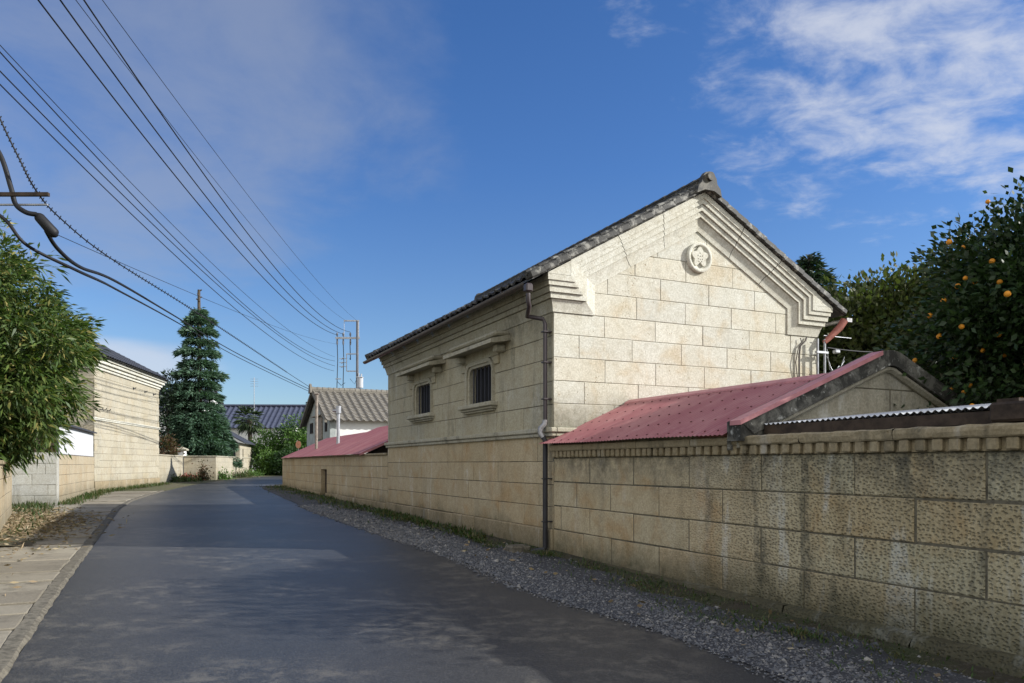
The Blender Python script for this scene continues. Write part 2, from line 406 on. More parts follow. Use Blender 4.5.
M['bar'] = plain('black_iron_bar', (.03, .032, .045), .45)
M['darkin'] = plain('unlit_interior', (.012, .012, .014), .9)
M['wood'] = plain('weathered_dark_timber', (.06, .042, .03), .85, .3, 7)
M['plaster'] = plain('white_lime_plaster', (.72, .72, .70), .9, .06, 2)
M['plaster_old'] = plain('grey_green_plaster', (.34, .37, .36), .9, .15, 2)
M['cable'] = plain('black_cable', (.012, .012, .014), .6)
M['concrete_pole'] = plain('pale_concrete_pole', (.13, .13, .14), .8, .1, 4)
M['porcelain'] = plain('grey_porcelain', (.16, .16, .18), .4)
M['transformer'] = plain('grey_transformer_paint', (.42, .43, .45), .45, .06, 4)
M['whitepanel'] = plain('white_corrugated_sheet', (.50, .51, .52), .5, .05, 3)
M['conduit'] = plain('brown_conduit', (.09, .075, .065), .6)
M['bark'] = plain('rough_bark', (.10, .08, .06), .95, .35, 12, bump=.8)
M['orange'] = plain('orange_peel', (.70, .28, .02), .45, .08, 20)
M['signred'] = plain('faded_sign_paint', (.65, .30, .18), .6)

def leaf_mat(name, cols, trans=.3, rough=.55):
    m, t, b = new_mat(name); isl = t.isl(); n = len(cols)
    c = t.ramp(isl, [(i/(n-1), x) for i, x in enumerate(cols)])
    t.put(b.inputs['Base Color'], c); b.inputs['Roughness'].default_value = rough; b.inputs['Specular IOR Level'].default_value = .35
    tr = t.new('ShaderNodeBsdfTranslucent'); t.put(tr.inputs[0], t.mix(1., c, (1.25, 1.6, .6), 'MULTIPLY'))
    mx = t.new('ShaderNodeMixShader'); mx.inputs[0].default_value = trans
    t.l.new(b.outputs[0], mx.inputs[1]); t.l.new(tr.outputs[0], mx.inputs[2])
    t.l.new(mx.outputs[0], t.n['Material Output'].inputs[0]); return m
M['bamboo'] = leaf_mat('narrow_leaf', [(.040, .078, .018), (.065, .11, .022), (.026, .052, .014), (.10, .14, .03), (.045, .08, .018), (.085, .12, .026), (.26, .22, .07)], .22)
M['cedar'] = leaf_mat('blue_green_needles', [(.050, .100, .062), (.075, .14, .085), (.036, .076, .050), (.11, .175, .11)], .15)
M['citrus'] = leaf_mat('glossy_citrus_leaf', [(.016, .034, .010), (.024, .050, .013), (.012, .026, .008), (.036, .066, .016)], .14, .45)
M['broad'] = leaf_mat('olive_leaf', [(.04, .055, .018), (.06, .075, .022), (.085, .09, .03), (.035, .05, .016)], .25)
M['darkleaf'] = leaf_mat('dark_conifer_leaf', [(.018, .036, .018), (.028, .05, .024), (.014, .03, .016)], .12)
M['hedge'] = leaf_mat('mid_green_leaf', [(.06, .12, .028), (.09, .17, .036), (.045, .09, .022), (.12, .19, .045)], .3)
M['hedge2'] = leaf_mat('deep_green_leaf', [(.028, .06, .02), (.04, .085, .026), (.022, .048, .016)], .25)
M['russet'] = leaf_mat('russet_leaf', [(.12, .05, .03), (.09, .06, .03), (.06, .06, .025)], .25)
M['palm'] = leaf_mat('palm_frond', [(.04, .065, .03), (.055, .08, .035), (.03, .05, .025)], .2)
M['grass'] = leaf_mat('weed_blade', [(.035, .07, .015), (.05, .09, .02), (.035, .055, .016), (.09, .09, .035), (.12, .10, .05)], .3)
M['flower'] = leaf_mat('pink_flower', [(.55, .08, .14), (.45, .07, .10), (.06, .10, .03), (.05, .08, .02)], .3)
M['litter'] = leaf_mat('dry_leaf', [(.20, .145, .085), (.29, .22, .14), (.12, .085, .05), (.24, .18, .095), (.36, .31, .22)], .15, .8)
M['gravel'] = leaf_mat('gravel_stone', [(.085, .09, .10), (.13, .135, .145), (.06, .065, .075), (.17, .17, .175), (.10, .10, .105), (.28, .27, .25)], 0., .8)

def asphalt():
    m, t, b = new_mat('asphalt'); o = t.pos()
    big = t.noise(.35, o, 5, .6, .4); grit = t.noise(60, o, 4, .8); g2 = t.noise(30, o, 4, .7)
    c = t.mix(t.step(big, .3, .7), (.028, .029, .031), (.040, .040, .041))
    g3 = t.noise(9, o, 6, .75, .3); c = t.mix(t.math('MULTIPLY', t.step(g3, .35, .7), .45), c, (.022, .022, .024)); c = t.mix(t.step(grit, .46, .78), c, (.115, .114, .113)); c = t.mix(t.step(g2, .62, .8), c, (.02, .02, .023))
    # dried pale mud dragged along by tyres
    so = t.scale(o, (.8, .9, 1), rot=(0, 0, -TH)); s1 = t.noise(.55, so, 4, .6, .6); s2 = t.noise(3.2, t.scale(o, (1.1, 1.3, 1), rot=(0, 0, .4)), 8, .78, .3)
    f = t.math('MULTIPLY', t.step(s1, .44, .58), t.step(s2, .46, .63))
    c = t.mix(t.math('MULTIPLY', f, .42), c, (.19, .172, .14))
    t.put(b.inputs['Base Color'], c)
    t.put(b.inputs['Roughness'], t.math('ADD', .34, t.math('MULTIPLY', big, .18))); b.inputs['Specular IOR Level'].default_value = .36
    t.l.new(t.bump(t.math('ADD', t.math('MULTIPLY', grit, .8), g2), .45, .006), b.inputs['Normal']); return m
M['asphalt'] = asphalt()
def soil(name, c1, c2, c3):
    m, t, b = new_mat(name); o = t.pos()
    c = t.mix(t.step(t.noise(1.2, o, 6, .65, .3), .35, .65), c1, c2); c = t.mix(t.step(t.noise(22, o, 5, .75), .5, .75), c, c3)
    t.put(b.inputs['Base Color'], c); b.inputs['Roughness'].default_value = .95
    t.l.new(t.bump(t.noise(45, o, 5, .75), .8, .03), b.inputs['Normal']); return m
M['soil'] = soil('packed_soil', (.10, .085, .055), (.075, .085, .035), (.17, .15, .11))
M['gravelbed'] = soil('gravel_bed', (.07, .072, .08), (.05, .052, .058), (.17, .17, .18))
M['footsoil'] = soil('mossy_foot_soil', (.055, .046, .032), (.045, .055, .022), (.12, .11, .09))
def slab_mat():
    m, t, b = new_mat('old_concrete_slab'); o = t.pos(); isl = t.isl()
    c = t.ramp(isl, [(0, (.22, .195, .15)), (.3, (.29, .26, .20)), (.6, (.165, .145, .11)), (1, (.25, .225, .175))])
    c = t.mix(t.math('MULTIPLY', t.step(t.noise(2.2, o, 6, .7, .4), .45, .68), .6), c, (.085, .075, .055))
    c = t.mix(t.math('MULTIPLY', t.step(t.noise(35, o, 4, .7), .5, .75), .4), c, (.34, .31, .25))
    t.put(b.inputs['Base Color'], c); b.inputs['Roughness'].default_value = .92
    t.l.new(t.bump(t.noise(28, o, 6, .7), .5, .012), b.inputs['Normal']); return m
M['slab'] = slab_mat(); M['kerb'] = plain('worn_kerb_concrete', (.15, .135, .105), .95, .3, 16, bump=.8)
st = lambda a, b, d: (-d, a, b)        # wall facing the street in the yard frame (x=v, y=u)
gb = lambda a, b, d: (a, -d, b)        # wall facing the photographer

def obox(mb, o, ax, ay, az, x0, x1, y0, y1, z0, z1, bev=0):
    t = MB(); t.box(x0, x1, y0, y1, z0, z1, bev)
    mb.add([tuple(o[i]+p[0]*ax[i]+p[1]*ay[i]+p[2]*az[i] for i in range(3)) for p in t.v], t.f)
def tiles(mb, o, da, La, db, Lb, nn, pitch=.27, course=.26, amp=.035, lift=.03, ns=6, sharp=1.6, seed=3):
    o, da, db, nn = map(Vector, (o, da, db, nn)); R = random.Random(seed)
    na = int(La/pitch*ns); A = [La*i/na for i in range(na+1)]
    pro = [amp*(.5+.5*math.cos(6.28319*a/pitch))**sharp for a in A]
    nb = int(math.ceil(Lb/course))
    for j in range(nb):
        b0, b1 = j*course, min(Lb, (j+1)*course+.05)
        secs = []
        jt = [R.uniform(-.004, .004) for _ in range(int(La/pitch)+2)]
        jj = [jt[int(a/pitch+.5)] for a in A]
        for b, hh in ((b0+.004, -.006), (b0, lift*.99), (b1, 0.)):
            secs.append([tuple(o+da*a+db*(b)+nn*(p+hh+q)) for a, p, q in zip(A, pro, jj)])
        mb.smooth = False; mb.sweep(secs[:2]); mb.smooth = True; mb.sweep(secs[1:]); mb.smooth = False
def corr(mb, o, da, La, db, Lb, nn, pitch=.076, amp=.009, ns=6, nb=2, wob=0., seed=1, thick=0.):
    o, da, db, nn = map(Vector, (o, da, db, nn)); R = random.Random(seed)
    na = int(La/pitch*ns); secs = []
    wv = [R.uniform(-1, 1) for _ in range(12)]
    for k in range(nb+1):
        b = Lb*k/nb
        secs.append([tuple(o+da*(La*i/na)+db*b+nn*(amp*math.cos(6.28319*i/ns)+wob*math.sin(La*i/na*2.1+wv[k % 12]*2)*(1-k/nb*.6))) for i in range(na+1)])
    mb.smooth = True; mb.sweep(secs); mb.smooth = False

# ------------------------------------------------------------------ ground, road, pavement
def sheet(mb, left, right, dz, du=1.2):
    """strip between two polylines given as (u, v) with equal count"""
    secs = []
    for (a, b) in zip(left, right):
        P = []
        for k in range(7):
            f = k/6; u = a[0]+(b[0]-a[0])*f; v = a[1]+(b[1]-a[1])*f
            x, y, _ = yard(u, v); P.append((x, y, gz(u)+dz))
        secs.append(P)
    mb.sweep(secs)
def interp(tab, u):
    for (a, va), (b, vb) in zip(tab, tab[1:]):
        if u <= b: return va+(vb-va)*max(0, u-a)/(b-a)
    return tab[-1][1]
LV = [(-20, -6.83), (14, -6.83), (18, -6.62), (22, -6.15), (26, -5.55), (30, -4.85), (34, -4.0), (40, -2.4), (46, -.4), (50, 1.2), (54, 4.), (57, 8)]
RV = [(-20, -1.60), (-6.7, -1.64), (-5.5, -1.56), (-4.6, -1.64), (-3.4, -1.80), (-2.4, -1.88), (-.2, -1.74), (3, -1.78), (10, -1.85), (18, -1.6), (26, -1.3), (30, -1.0), (32, -.3), (33.5, 1.2), (34.6, 4), (35.5, 8)]
mb = MB()
us = sorted(set([-120, -60, -30]+[i*3 for i in range(-8, 21)]+[60, 90, 150, 400]))
vs_ = [-300, -120, -60, -30, -15, -8, 0, 8, 15, 30, 60, 120, 300]
mb.sweep([[(*yard(u, v)[:2], gz(u)) for v in vs_] for u in us])
tag(mb.build('ground', M['soil']), kind='structure')
mb = MB()
uu = [-20]+[i*1.0 for i in range(-16, 33)]
sheet(mb, [(u, interp(LV, u)) for u in uu], [(u, interp(RV, u)) for u in uu], .012)
la = [(32, interp(LV, 32)), (34, -4.0), (37, -3.2), (40, -2.4), (43, -1.4), (46, -.4), (49, .8), (51.5, 2.4), (54, 4.5), (56, 9), (57, 40)]
ra = [(32, -.3), (32.6, .1), (33.0, .6), (33.4, 1.2), (33.8, 2), (34.2, 3), (34.6, 4), (35, 5.5), (35.4, 8), (36, 12), (37, 42)]
sheet(mb, la, ra, .012)
tag(mb.build('road', M['asphalt']), kind='structure')
# gravel shoulder
mb = MB(); uu = [-20]+[i*1.0 for i in range(-16, 33)]
R = random.Random(4)
sheet(mb, [(u, interp(RV, u)+.05*R.uniform(-1, 1)-.02) for u in uu], [(u, .3) for u in uu], .018)
tag(mb.build('gravel_shoulder', M['gravelbed']), kind='structure')
mb = MB(); R = random.Random(24); secs = []
u = -16.
while u < 30:
    w_ = .42+.18*math.sin(u*1.3)+.12*math.sin(u*3.7+1)+R.uniform(-.05, .05)
    secs.append([(*yard(u, -v)[:2], gz(u)+h_) for v, h_ in ((max(.2, w_), .012), (max(.2, w_)*.75, .030), (.10, .05), (-.2, .055))]); u += .22
mb.sweep(secs); tag(mb.build('wall_foot_soil', M['footsoil']), kind='structure')
# pavement of concrete slabs with a worn kerb
mb = MB(); R = random.Random(8); u = -14.
while u < 25:
    wd = R.uniform(.50, .78) if u < 12 else R.uniform(.9, 1.3)
    k0 = interp(LV, u)-.15; k1 = interp(LV, u+wd)-.15
    w0 = 1.55 if u < 9 else 1.75
    dzs = R.uniform(-.018, .012)
    pts = []
    for (uu_, vv) in ((u+.028, k0), (u+wd-.028, k1), (u+wd-.028, k1-w0), (u+.028, k0-w0)):
        x, y, _ = yard(uu_+R.uniform(-.006, .006), vv+R.uniform(-.01, .01)); pts.append((x, y, gz(uu_)+.05+dzs+R.uniform(-.005, .005)))
    cen = [sum(p[i] for p in pts)/4 for i in range(3)]
    inn = [(p[0]+(cen[0]-p[0])*.02, p[1]+(cen[1]-p[1])*.02, p[2]+.008) for p in pts]
    bot = [(p[0], p[1], p[2]-.2) for p in pts]
    mb.add(bot+pts+inn, [(8, 9, 10, 11)]+[(i, (i+1) % 4, (i+1) % 4+4, i+4) for i in range(4)]+[(i+4, (i+1) % 4+4, (i+1) % 4+8, i+8) for i in range(4)])
    u += wd
tag(mb.build('pavement', M['slab']), kind='structure')
mb = MB(); R = random.Random(9); u = -14.
secs = []
while u < 26:
    k = interp(LV, u); j = lambda s: R.uniform(-s, s)
    P = []
    for dv, hh in ((.0, -.1), (.0+j(.012), .02+j(.006)), (-.03+j(.012), .045+j(.008)), (-.143+j(.004), .050+j(.006)), (-.15, -.1)):
        x, y, _ = yard(u, k+dv); P.append((x, y, gz(u)+hh))
    secs.append(P); u += .16
mb.sweep(secs); tag(mb.build('kerb', M['kerb']), kind='structure')

# ------------------------------------------------------------------ the stone storehouse
SH = thing('storehouse', 'two-storey pale stone storehouse with barred windows, stepped gable and dark tiled roof', 'storehouse', (X0, Y0, 0), Y_ROT)
LU, WV, MV = 9.75, 5.85, 2.92
WA = (5.98, 7.32, 2.56, 3.50); WB = (2.38, 3.74, 2.56, 3.52)      # holes behind the window surrounds
mb = MB()
low = [.385, .746, 1.112, 1.49, 1.93]
blocks(mb, 0.0, LU, low, 1.10, st, seed=11)
mb.build('lower_wall', [M['buff'], M['mortar']], SH)
mb = MB()
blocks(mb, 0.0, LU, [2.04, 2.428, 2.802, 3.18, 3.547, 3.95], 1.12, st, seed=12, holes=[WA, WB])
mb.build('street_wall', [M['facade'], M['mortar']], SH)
mb = MB()
blocks(mb, 0.0, WV, [1.2, 1.6, 2.04, 2.443, 2.813, 3.196, 3.573, 3.93, 4.31, 4.68, 5.05, 5.9], 1.06, gb, seed=23, first=.5, vary=.03, jit=.003, gap=.004,
       clip=[(-.558, 1, 4.02), (.558, 1, 7.28)])
mb.build('gable_wall', [M['gable'], M['mortar_light']], SH)
mb = MB(); mb.box(.02, WV-.02, LU-.3, LU-.01, -.3, 4.4); mb.box(WV-.3, WV-.001, .02, LU-.3, -.3, 4.4)
mb.prism([(0.02, 4.3), (WV-.02, 4.3), (WV-.02, 4.40), (MV, 6.0), (0.02, 4.40)], gb, -LU+.01, -LU+.3)
mb.build('rear_wall', M['gable'], SH)
mb = MB()
u = -.02
R = random.Random(5)
while u < LU:
    l = R.uniform(1.2, 1.8); mb.box(-.05+R.uniform(-.006, .004), .05, u+.004, min(u+l, LU+.03)-.004, -.4, .382+R.uniform(-.01, .005), .02); u += l
mb.build('plinth', M['plinth'], SH)
mb = MB(); u = -.09
for (a, b) in ((-.09, 1.6), (1.6, 3.3), (3.3, 5.0), (5.0, 6.7), (6.7, 8.4), (8.4, LU+.09)):
    mb.box(-.09, .02, a+.003, b-.003, 1.965, 2.045, .015); mb.box(-.055, .02, max(a, -.055)+.003, min(b, LU+.055)-.003, 1.90, 1.963, .012)
mb.box(.02, WV, -.09, .0, 1.965, 2.045, .015); mb.box(.02, WV, -.055, .0, 1.90, 1.963, .012)
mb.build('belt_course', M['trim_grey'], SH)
# stepped cornice
PRO = [(0, 0), (0, .022), (.05, .03), (.13, .05), (.195, .075), (.195, .06), (.203, .06), (.203, .108), (.285, .113), (.285, .10), (.293, .10), (.293, .145), (.385, .152), (.385, .135), (.393, .135), (.393, .18), (.47, .185), (.47, .205), (.56, .21)]
ca = math.cos(math.atan(.558))
def cpoly(o, d):
    b = 3.93+o; zr = 4.42+o/ca-.558*o; return [(-d, b), (.77-o, b), (.77-o, zr), (MV, 5.62+o/ca), (5.07+o, zr), (5.07+o, b), (WV+d, b)]
mb = MB(); polys = [cpoly(o, d) for o, d in PRO]
for sgi in range(6):
    nseg = {0: 1, 1: 1, 2: 3, 3: 3, 4: 1, 5: 1}[sgi]
    for k in range(nseg):
        f0, f1 = k/nseg, (k+1)/nseg; e = .002
        f0 += e if k else 0; f1 -= e if k < nseg-1 else 0
        S0, S1 = [], []
        for (o, d), pl in zip(PRO, polys):
            p, q = pl[sgi], pl[sgi+1]
            S0.append((p[0]+(q[0]-p[0])*f0, -d, p[1]+(q[1]-p[1])*f0)); S1.append((p[0]+(q[0]-p[0])*f1, -d, p[1]+(q[1]-p[1])*f1))
        mb.sweep([S0, S1])
for f in ((lambda v: v), (lambda v: 2*MV-v)):
    pl = [(f(-.205), 4.495), (f(.215), 4.495), (f(.215), 4.742), (f(-.205), 4.508)]
    mb.prism(pl, gb, .02, .207)
mb.build('gable_cornice', M['trim'], SH)
mb = MB(); cuts = frange(0, LU, 9)
for k in range(9):
    a0, a1 = cuts[k]+.003, cuts[k+1]-.003
    S0 = [(-d, (-d if k == 0 else a0), 3.93+o) for o, d in PRO]; S1 = [(-d, (LU+d if k == 8 else a1), 3.93+o) for o, d in PRO]
    mb.sweep([S0, S1])
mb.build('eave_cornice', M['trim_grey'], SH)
# crest
cv, cz = 2.945, 5.145
mb = MB()
mb.box(cv-.31, cv+.31, -.02, -.004, 4.69, 5.42) if False else None
n = 40; prof = [(.27, -.004), (.27, -.06), (.255, -.07), (.225, -.07), (.21, -.06), (.205, -.025), (0.001, -.025)]
mb.smooth = True
mb.sweep([[(cv+r*math.cos(6.28319*k/n), y, cz+r*math.sin(6.28319*k/n)) for k in range(n+1)] for r, y in prof]); mb.smooth = False
emb = mb.build('crest', M['trim'], SH)
mb = MB(); fl = []
for k in range(60):
    a = 6.28319*k/60; r = .158+.028*math.cos(5*(a-math.pi/2)); r += -.045*math.exp(-((a-1.5*math.pi)/.28)**2); fl.append((cv+r*math.cos(a), cz+.005+r*math.sin(a)))
mb.prism(fl, gb, .02, .062)
for dx_, dz_ in ((0, .075), (-.05, .03), (.05, .03), (0, .02), (-.045, -.03), (0, -.035), (.045, -.03), (-.03, -.075), (.03, -.075)):
    mb.cur = 1; mb.add([(cv+dx_+.011*math.cos(6.28319*k/8), -.0635, cz+dz_+.011*math.sin(6.28319*k/8)) for k in range(8)], [list(range(8))]); mb.cur = 0
mb.build('crest_flower', [M['trim'], M['mortar']], emb)
# roof
sl = .558; na_ = Vector((-math.sin(math.atan(sl)), 0, ca)); 
mb = MB(); RL = LU+.5; ew = MV+.52; Lb = ew/ca
tiles(mb, (-.52, -.24, 4.41), (0, 1, 0), RL, (ca, 0, ca*sl), Lb, (-ca*sl, 0, ca), seed=2)
tiles(mb, (2*MV+.52, -.24, 4.41), (0, 1, 0), RL, (-ca, 0, ca*sl), Lb, (ca*sl, 0, ca), seed=4)
for s in (0, 1):   # boards under the tiles
    f = (lambda v: v) if s == 0 else (lambda v: 2*MV-v)
    mb.add([(f(-.50), -.22, 4.395), (f(MV), -.22, 4.395+3.42*sl), (f(MV), LU+.36, 4.395+3.42*sl), (f(-.50), LU+.36, 4.395),
            (f(-.50), -.22, 4.36), (f(MV), -.22, 4.36+3.42*sl), (f(MV), LU+.36, 4.36+3.42*sl), (f(-.50), LU+.36, 4.36)],
           [(0, 1, 2, 3), (4, 5, 6, 7), (0, 1, 5, 4), (0, 3, 7, 4), (2, 3, 7, 6)])
roof = mb.build('roof', M['tile'], SH)
R = random.Random(6)
for s in (0, 1):
    ax = Vector((ca, 0, ca*sl)) if s == 0 else Vector((-ca, 0, ca*sl)); az = Vector((-ca*sl, 0, ca)) if s == 0 else Vector((ca*sl, 0, ca)); ay = Vector((0, 1, 0))
    o0 = Vector((-.55, 0, 4.41)) if s == 0 else Vector((2*MV+.55, 0, 4.41))
    nv = 15
    for end in (-.27, LU+.10):
        mb = MB()
        for k in range(nv):
            o = o0+ax*(k*Lb/nv+R.uniform(-.008, .008))+ay*end
            tl = ax*.985-az*.06; tz = az+ax*.06
            obox(mb, o, tl, ay, tz, 0, Lb/nv+.05, 0, .22, -.05, .065+R.uniform(-.006, .006), .02)
            mb.tube([o+ay*.12+tz*.055+tl*(-.01), o+ay*.12+tz*.055+tl*(Lb/nv+.03)], .05, 8)
        mb.build('verge', M['verge'], roof)
mb = MB(); zr = 4.41+ew*sl
for k, (hw, z0, z1) in enumerate(((.20, -.04, .05), (.17, .055, .095), (.155, .10, .14))):
    y = -.24
    while y < LU+.24:
        l = R.uniform(.28, .34); mb.box(MV-hw, MV+hw, y+.002, min(y+l, LU+.26), zr+z0, zr+z1+R.uniform(-.004, .004), .012); y += l
y = -.26
while y < LU+.24:
    mb.tube([(MV, y, zr+.15), (MV, min(y+.3, LU+.28), zr+.145)], [.082, .074], 10); y += .29
ridge = mb.build('ridge', M['ridge'], roof)
for y in (-.30, LU+.30):
    mb = MB()
    pl = [(MV-.27, zr-.16), (MV-.24, zr-.03), (MV-.17, zr+.04), (MV-.15, zr+.14), (MV-.09, zr+.225), (MV, zr+.25), (MV+.09, zr+.225), (MV+.15, zr+.14), (MV+.17, zr+.04), (MV+.24, zr-.03), (MV+.27, zr-.16), (MV+.1, zr-.08), (MV-.1, zr-.08)]
    mb.prism(pl, gb, -(y-.05), -(y+.05))
    mb.tube([(MV, y-.10, zr+.15), (MV, y+.02, zr+.15)], .075, 14)
    mb.build('ridge_end_tile', M['ridge'], ridge)
# windows
def window(u0, u1, z0, z1, hood, sillr, seed):
    R = random.Random(seed)
    def arch(a0, a1, b0, b1, r, n=5):
        P = [(a0, b0)]
        for k in range(n+1):
            t = math.pi-(math.pi/2)*k/n; P.append((a0+r+r*math.cos(t), b1-r+r*math.sin(t)))
        for k in range(n+1):
            t = math.pi/2-(math.pi/2)*k/n; P.append((a1-r+r*math.cos(t), b1-r+r*math.sin(t)))
        P.append((a1, b0)); return P
    op = arch(u0, u1, z0, z1, .16); o2 = arch(u0-.05, u1+.05, z0, z1+.05, .18); o3 = arch(u0-.12, u1+.12, z0-.02, z1+.12, .22)
    mb = MB()
    mb.sweep([[st(a, b, d) for a, b in P] for P, d in ((op, -.15), (op, .0), (o2, .015), (o2, .045), (o3, .06), (o3, -.02))])
    # flat slab behind the moulding, with the sloping lintel block above
    a0, a1, b0, b1 = u0-.13, u1+.13, z0-.10, z1+.17
    for r in ((a0-.0, u0-.08, b0, b1), (u1+.08, a1, b0, b1), (u0-.08, u1+.08, z1+.05, b1)): mb.box(-.012, .05, r[0], r[1], r[2], r[3])
    for sgn, ua in ((0, u0), (1, u1)):    # spandrel fillets at the rounded corners
        mb.box(-.011, .05, (u0-.09 if sgn == 0 else u1-.05), (u0+.05 if sgn == 0 else u1+.09), z1-.06, z1+.06) if False else None
    w_ = mb.build('window', M['trim_grey'], SH)
    mb = MB(); mb.box(-.045, .04, u0-.36, u1+.36, z1+.12, z1+.46, .012)
    mb.box(-.043, .04, u0-.36, u0-.135, z1-.04, z1+.119, .012); mb.box(-.043, .04, u1+.135, u1+.36, z1-.04, z1+.119, .012)
    mb.build('lintel', M['facade'], w_)
    mb = MB(); mb.add([st(a, b, -.145) for a, b in ((u0-.05, z0-.05), (u1+.05, z0-.05), (u1+.05, z1+.05), (u0-.05, z1+.05))], [(0, 1, 2, 3)])
    mb.build('dark_opening', M['darkin'], w_)
    for k in range(6):
        a = u0+(u1-u0)*(k+.5)/6; mb = MB(); mb.tube([st(a, z0-.01, -.06), st(a, z1+.02, -.06)], .015, 8); mb.build('bar', M['bar'], w_)
    mb = MB(); mb.box(-.17, .3, u0-.26, u1+.26, z0-.09, z0-.005, .015); mb.box(-.12, .02, u0-.21, u1+.21, z0-.135, z0-.092, .012); mb.box(-.075, .02, u0-.16, u1+.16, z0-.175, z0-.137, .012)
    mb.build('sill', M['trim_grey'], w_)
    h0, h1 = hood; hz = 3.69
    mb = MB()
    sec = [(-.40, hz-.04), (-.40, hz+.03), (.0, hz+.13), (.0, hz+.02), (-.34, hz-.04)]
    S = [[(v, u_, z_) for v, z_ in sec] for u_ in (h0, h1)]
    mb.sweep(S, close=True); mb.add(S[0], [range(5)]); mb.add(S[1], [range(5)])
    mb.box(-.33, .0, h0+.12, h1-.12, hz+.095, hz+.17, .02) if False else None
    for a in (h0+.24, h1-.40): mb.box(-.20, .0, a, a+.16, hz-.16, hz-.03, .02)
    mb.box(-.30, -.002, h0+.05, h1-.05, hz+.11, hz+.19, .03)
    mb.build('hood', M['trim_grey'], w_)
    return w_
window(6.06, 7.22, 2.65, 3.37, (5.05, 7.62), 0, 1)
window(2.48, 3.66, 2.65, 3.39, (1.62, 4.15) , 0, 2)
# rainwater goods
mb = MB()
R2 = .062; mb.smooth = True
mb.sweep([[(-.60+R2*math.cos(t), y, 4.30+R2*math.sin(t)) for t in frange(math.pi, 2*math.pi, 8)] for y in (-.22, 2, 4, 6, 8, LU+.22)])
mb.sweep([[(-.60+.057*math.cos(t), y, 4.302+.057*math.sin(t)) for t in frange(math.pi, 2*math.pi, 8)] for y in (-.22, 2, 4, 6, 8, LU+.22)]); mb.smooth = False
for k in range(8): mb.box(-.67, -.52, .6+k*1.2, .63+k*1.2, 4.30, 4.318); mb.tube([(-.6, .62+k*1.2, 4.237), (-.40, .62+k*1.2, 4.34)], .008, 5)
mb.build('gutter', M['gutter'], SH)
mb = MB()
mb.box(-.65, -.53, -.325, -.20, 4.14, 4.27, .02)
mb.tube([(-.59, -.26, 4.12), (-.59, -.26, 3.99), (-.56, -.24, 3.93), (-.36, .24, 3.87), (-.13, .12, 3.82), (-.10, .10, 3.74), (-.10, .10, 2.16)], .036, 12)
for z in (2.5, 3.1, 3.6): mb.box(-.15, .0, .045, .155, z, z+.025, .004)
dp = mb.build('downpipe', M['pipe'], SH)
mb = MB(); mb.tube([(-.10, .10, 2.17), (-.105, .10, 2.10), (-.17, .13, 2.03), (-.175, .13, 1.95), (-.14, .09, 1.88)], .047, 12); mb.build('elbow', M['zinc'], dp)
mb = MB(); mb.tube([(-.14, .09, 1.90), (-.115, .07, 1.82), (-.115, .07, .10), (-.13, .08, .05), (-.34, .18, .02)], .042, 12)
for z in (.5, 1.2): mb.box(-.165, .0, .025, .115, z, z+.02, .004)
mb.build('lower_pipe', M['pipe_dark'], dp)
mb = MB(); mb.tube([(6.36, -.22, 4.27), (6.26, -.19, 4.12), (6.02, -.14, 3.90), (5.93, -.12, 3.82)], [.075, .07, .055, .045], 10)
mb.build('gutter_outlet', M['redpipe'], SH)
mb = MB(); mb.smooth = True
mb.sweep([[(6.44+R2*math.cos(t), y, 4.30+R2*math.sin(t)) for t in frange(math.pi, 2*math.pi, 8)] for y in (-.27, 2, 4, 6, 8, LU+.22)]); mb.smooth = False
mb.box(6.37, 6.51, -.275, -.265, 4.235, 4.31)
mb.build('rear_gutter', M['zinc'], SH)
mb = MB()
mb.tube([(5.55, -.03, 3.90), (5.52, -.04, 3.84), (5.37, -.05, 3.72), (5.34, -.05, 3.55), (5.34, -.05, 2.2)], .017, 7)
mb.tube([(5.38, -.045, 3.88), (5.40, -.05, 3.80), (5.32, -.05, 3.68), (5.25, -.05, 3.4), (5.30, -.05, 3.1)], .009, 6)
mb.tube([(5.30, -.05, 3.0), (5.18, -.06, 3.05), (5.22, -.06, 2.9), (5.42, -.06, 2.95)], .007, 6)
for z in (2.92, 3.08): mb.box(5.30, 5.50, -.075, -.01, z, z+.03)
mb.build('cable_conduit', M['conduit'], SH)
mb = MB()
for v in (5.74, 5.93): mb.tube([(v, -.13, 2.0), (v, -.13, 3.88)], .022, 7)
mb.box(5.70, 6.0, -.16, -.1, 3.6, 3.64); mb.box(5.70, 6.0, -.16, -.1, 2.9, 2.94)
mb.tube([(5.9, -.13, 3.95), (6.65, -.13, 3.95)], .01, 5); mb.tube([(5.9, -.13, 3.12), (6.55, -.13, 3.12)], .01, 5)
mb.box(6.18, 6.32, -.17, -.08, 3.62, 3.70, .02)
pts = [(5.98+.5*t, -.13+.03*math.sin(9*t), 3.55-.25*math.sin(3.14*t)+.06*math.sin(13*t)) for t in frange(0, 1, 14)]
mb.tube(pts, .008, 5); mb.tube([(6.0, -.12, 3.7), (6.1, -.1, 3.3), (6.3, -.1, 3.25), (6.5, -.1, 3.5)], .007, 5)
mb.build('service_bracket', M['steel'], SH)
# drain box at the foot of the pipe
mb = MB(); x, y, _ = yard(.30, -.50)
mb.box(-.17, .17, -.15, .15, -.1, .115, .02); mb.box(-.13, .13, -.11, .11, .115, .122)
o = mb.build('drain_box', M['kerb'], None, (x, y, gz(.3))); o.rotation_euler = (0, 0, Y_ROT)
tag(o, 'small grey concrete drain box at the foot of the storehouse downpipe', 'drain box')

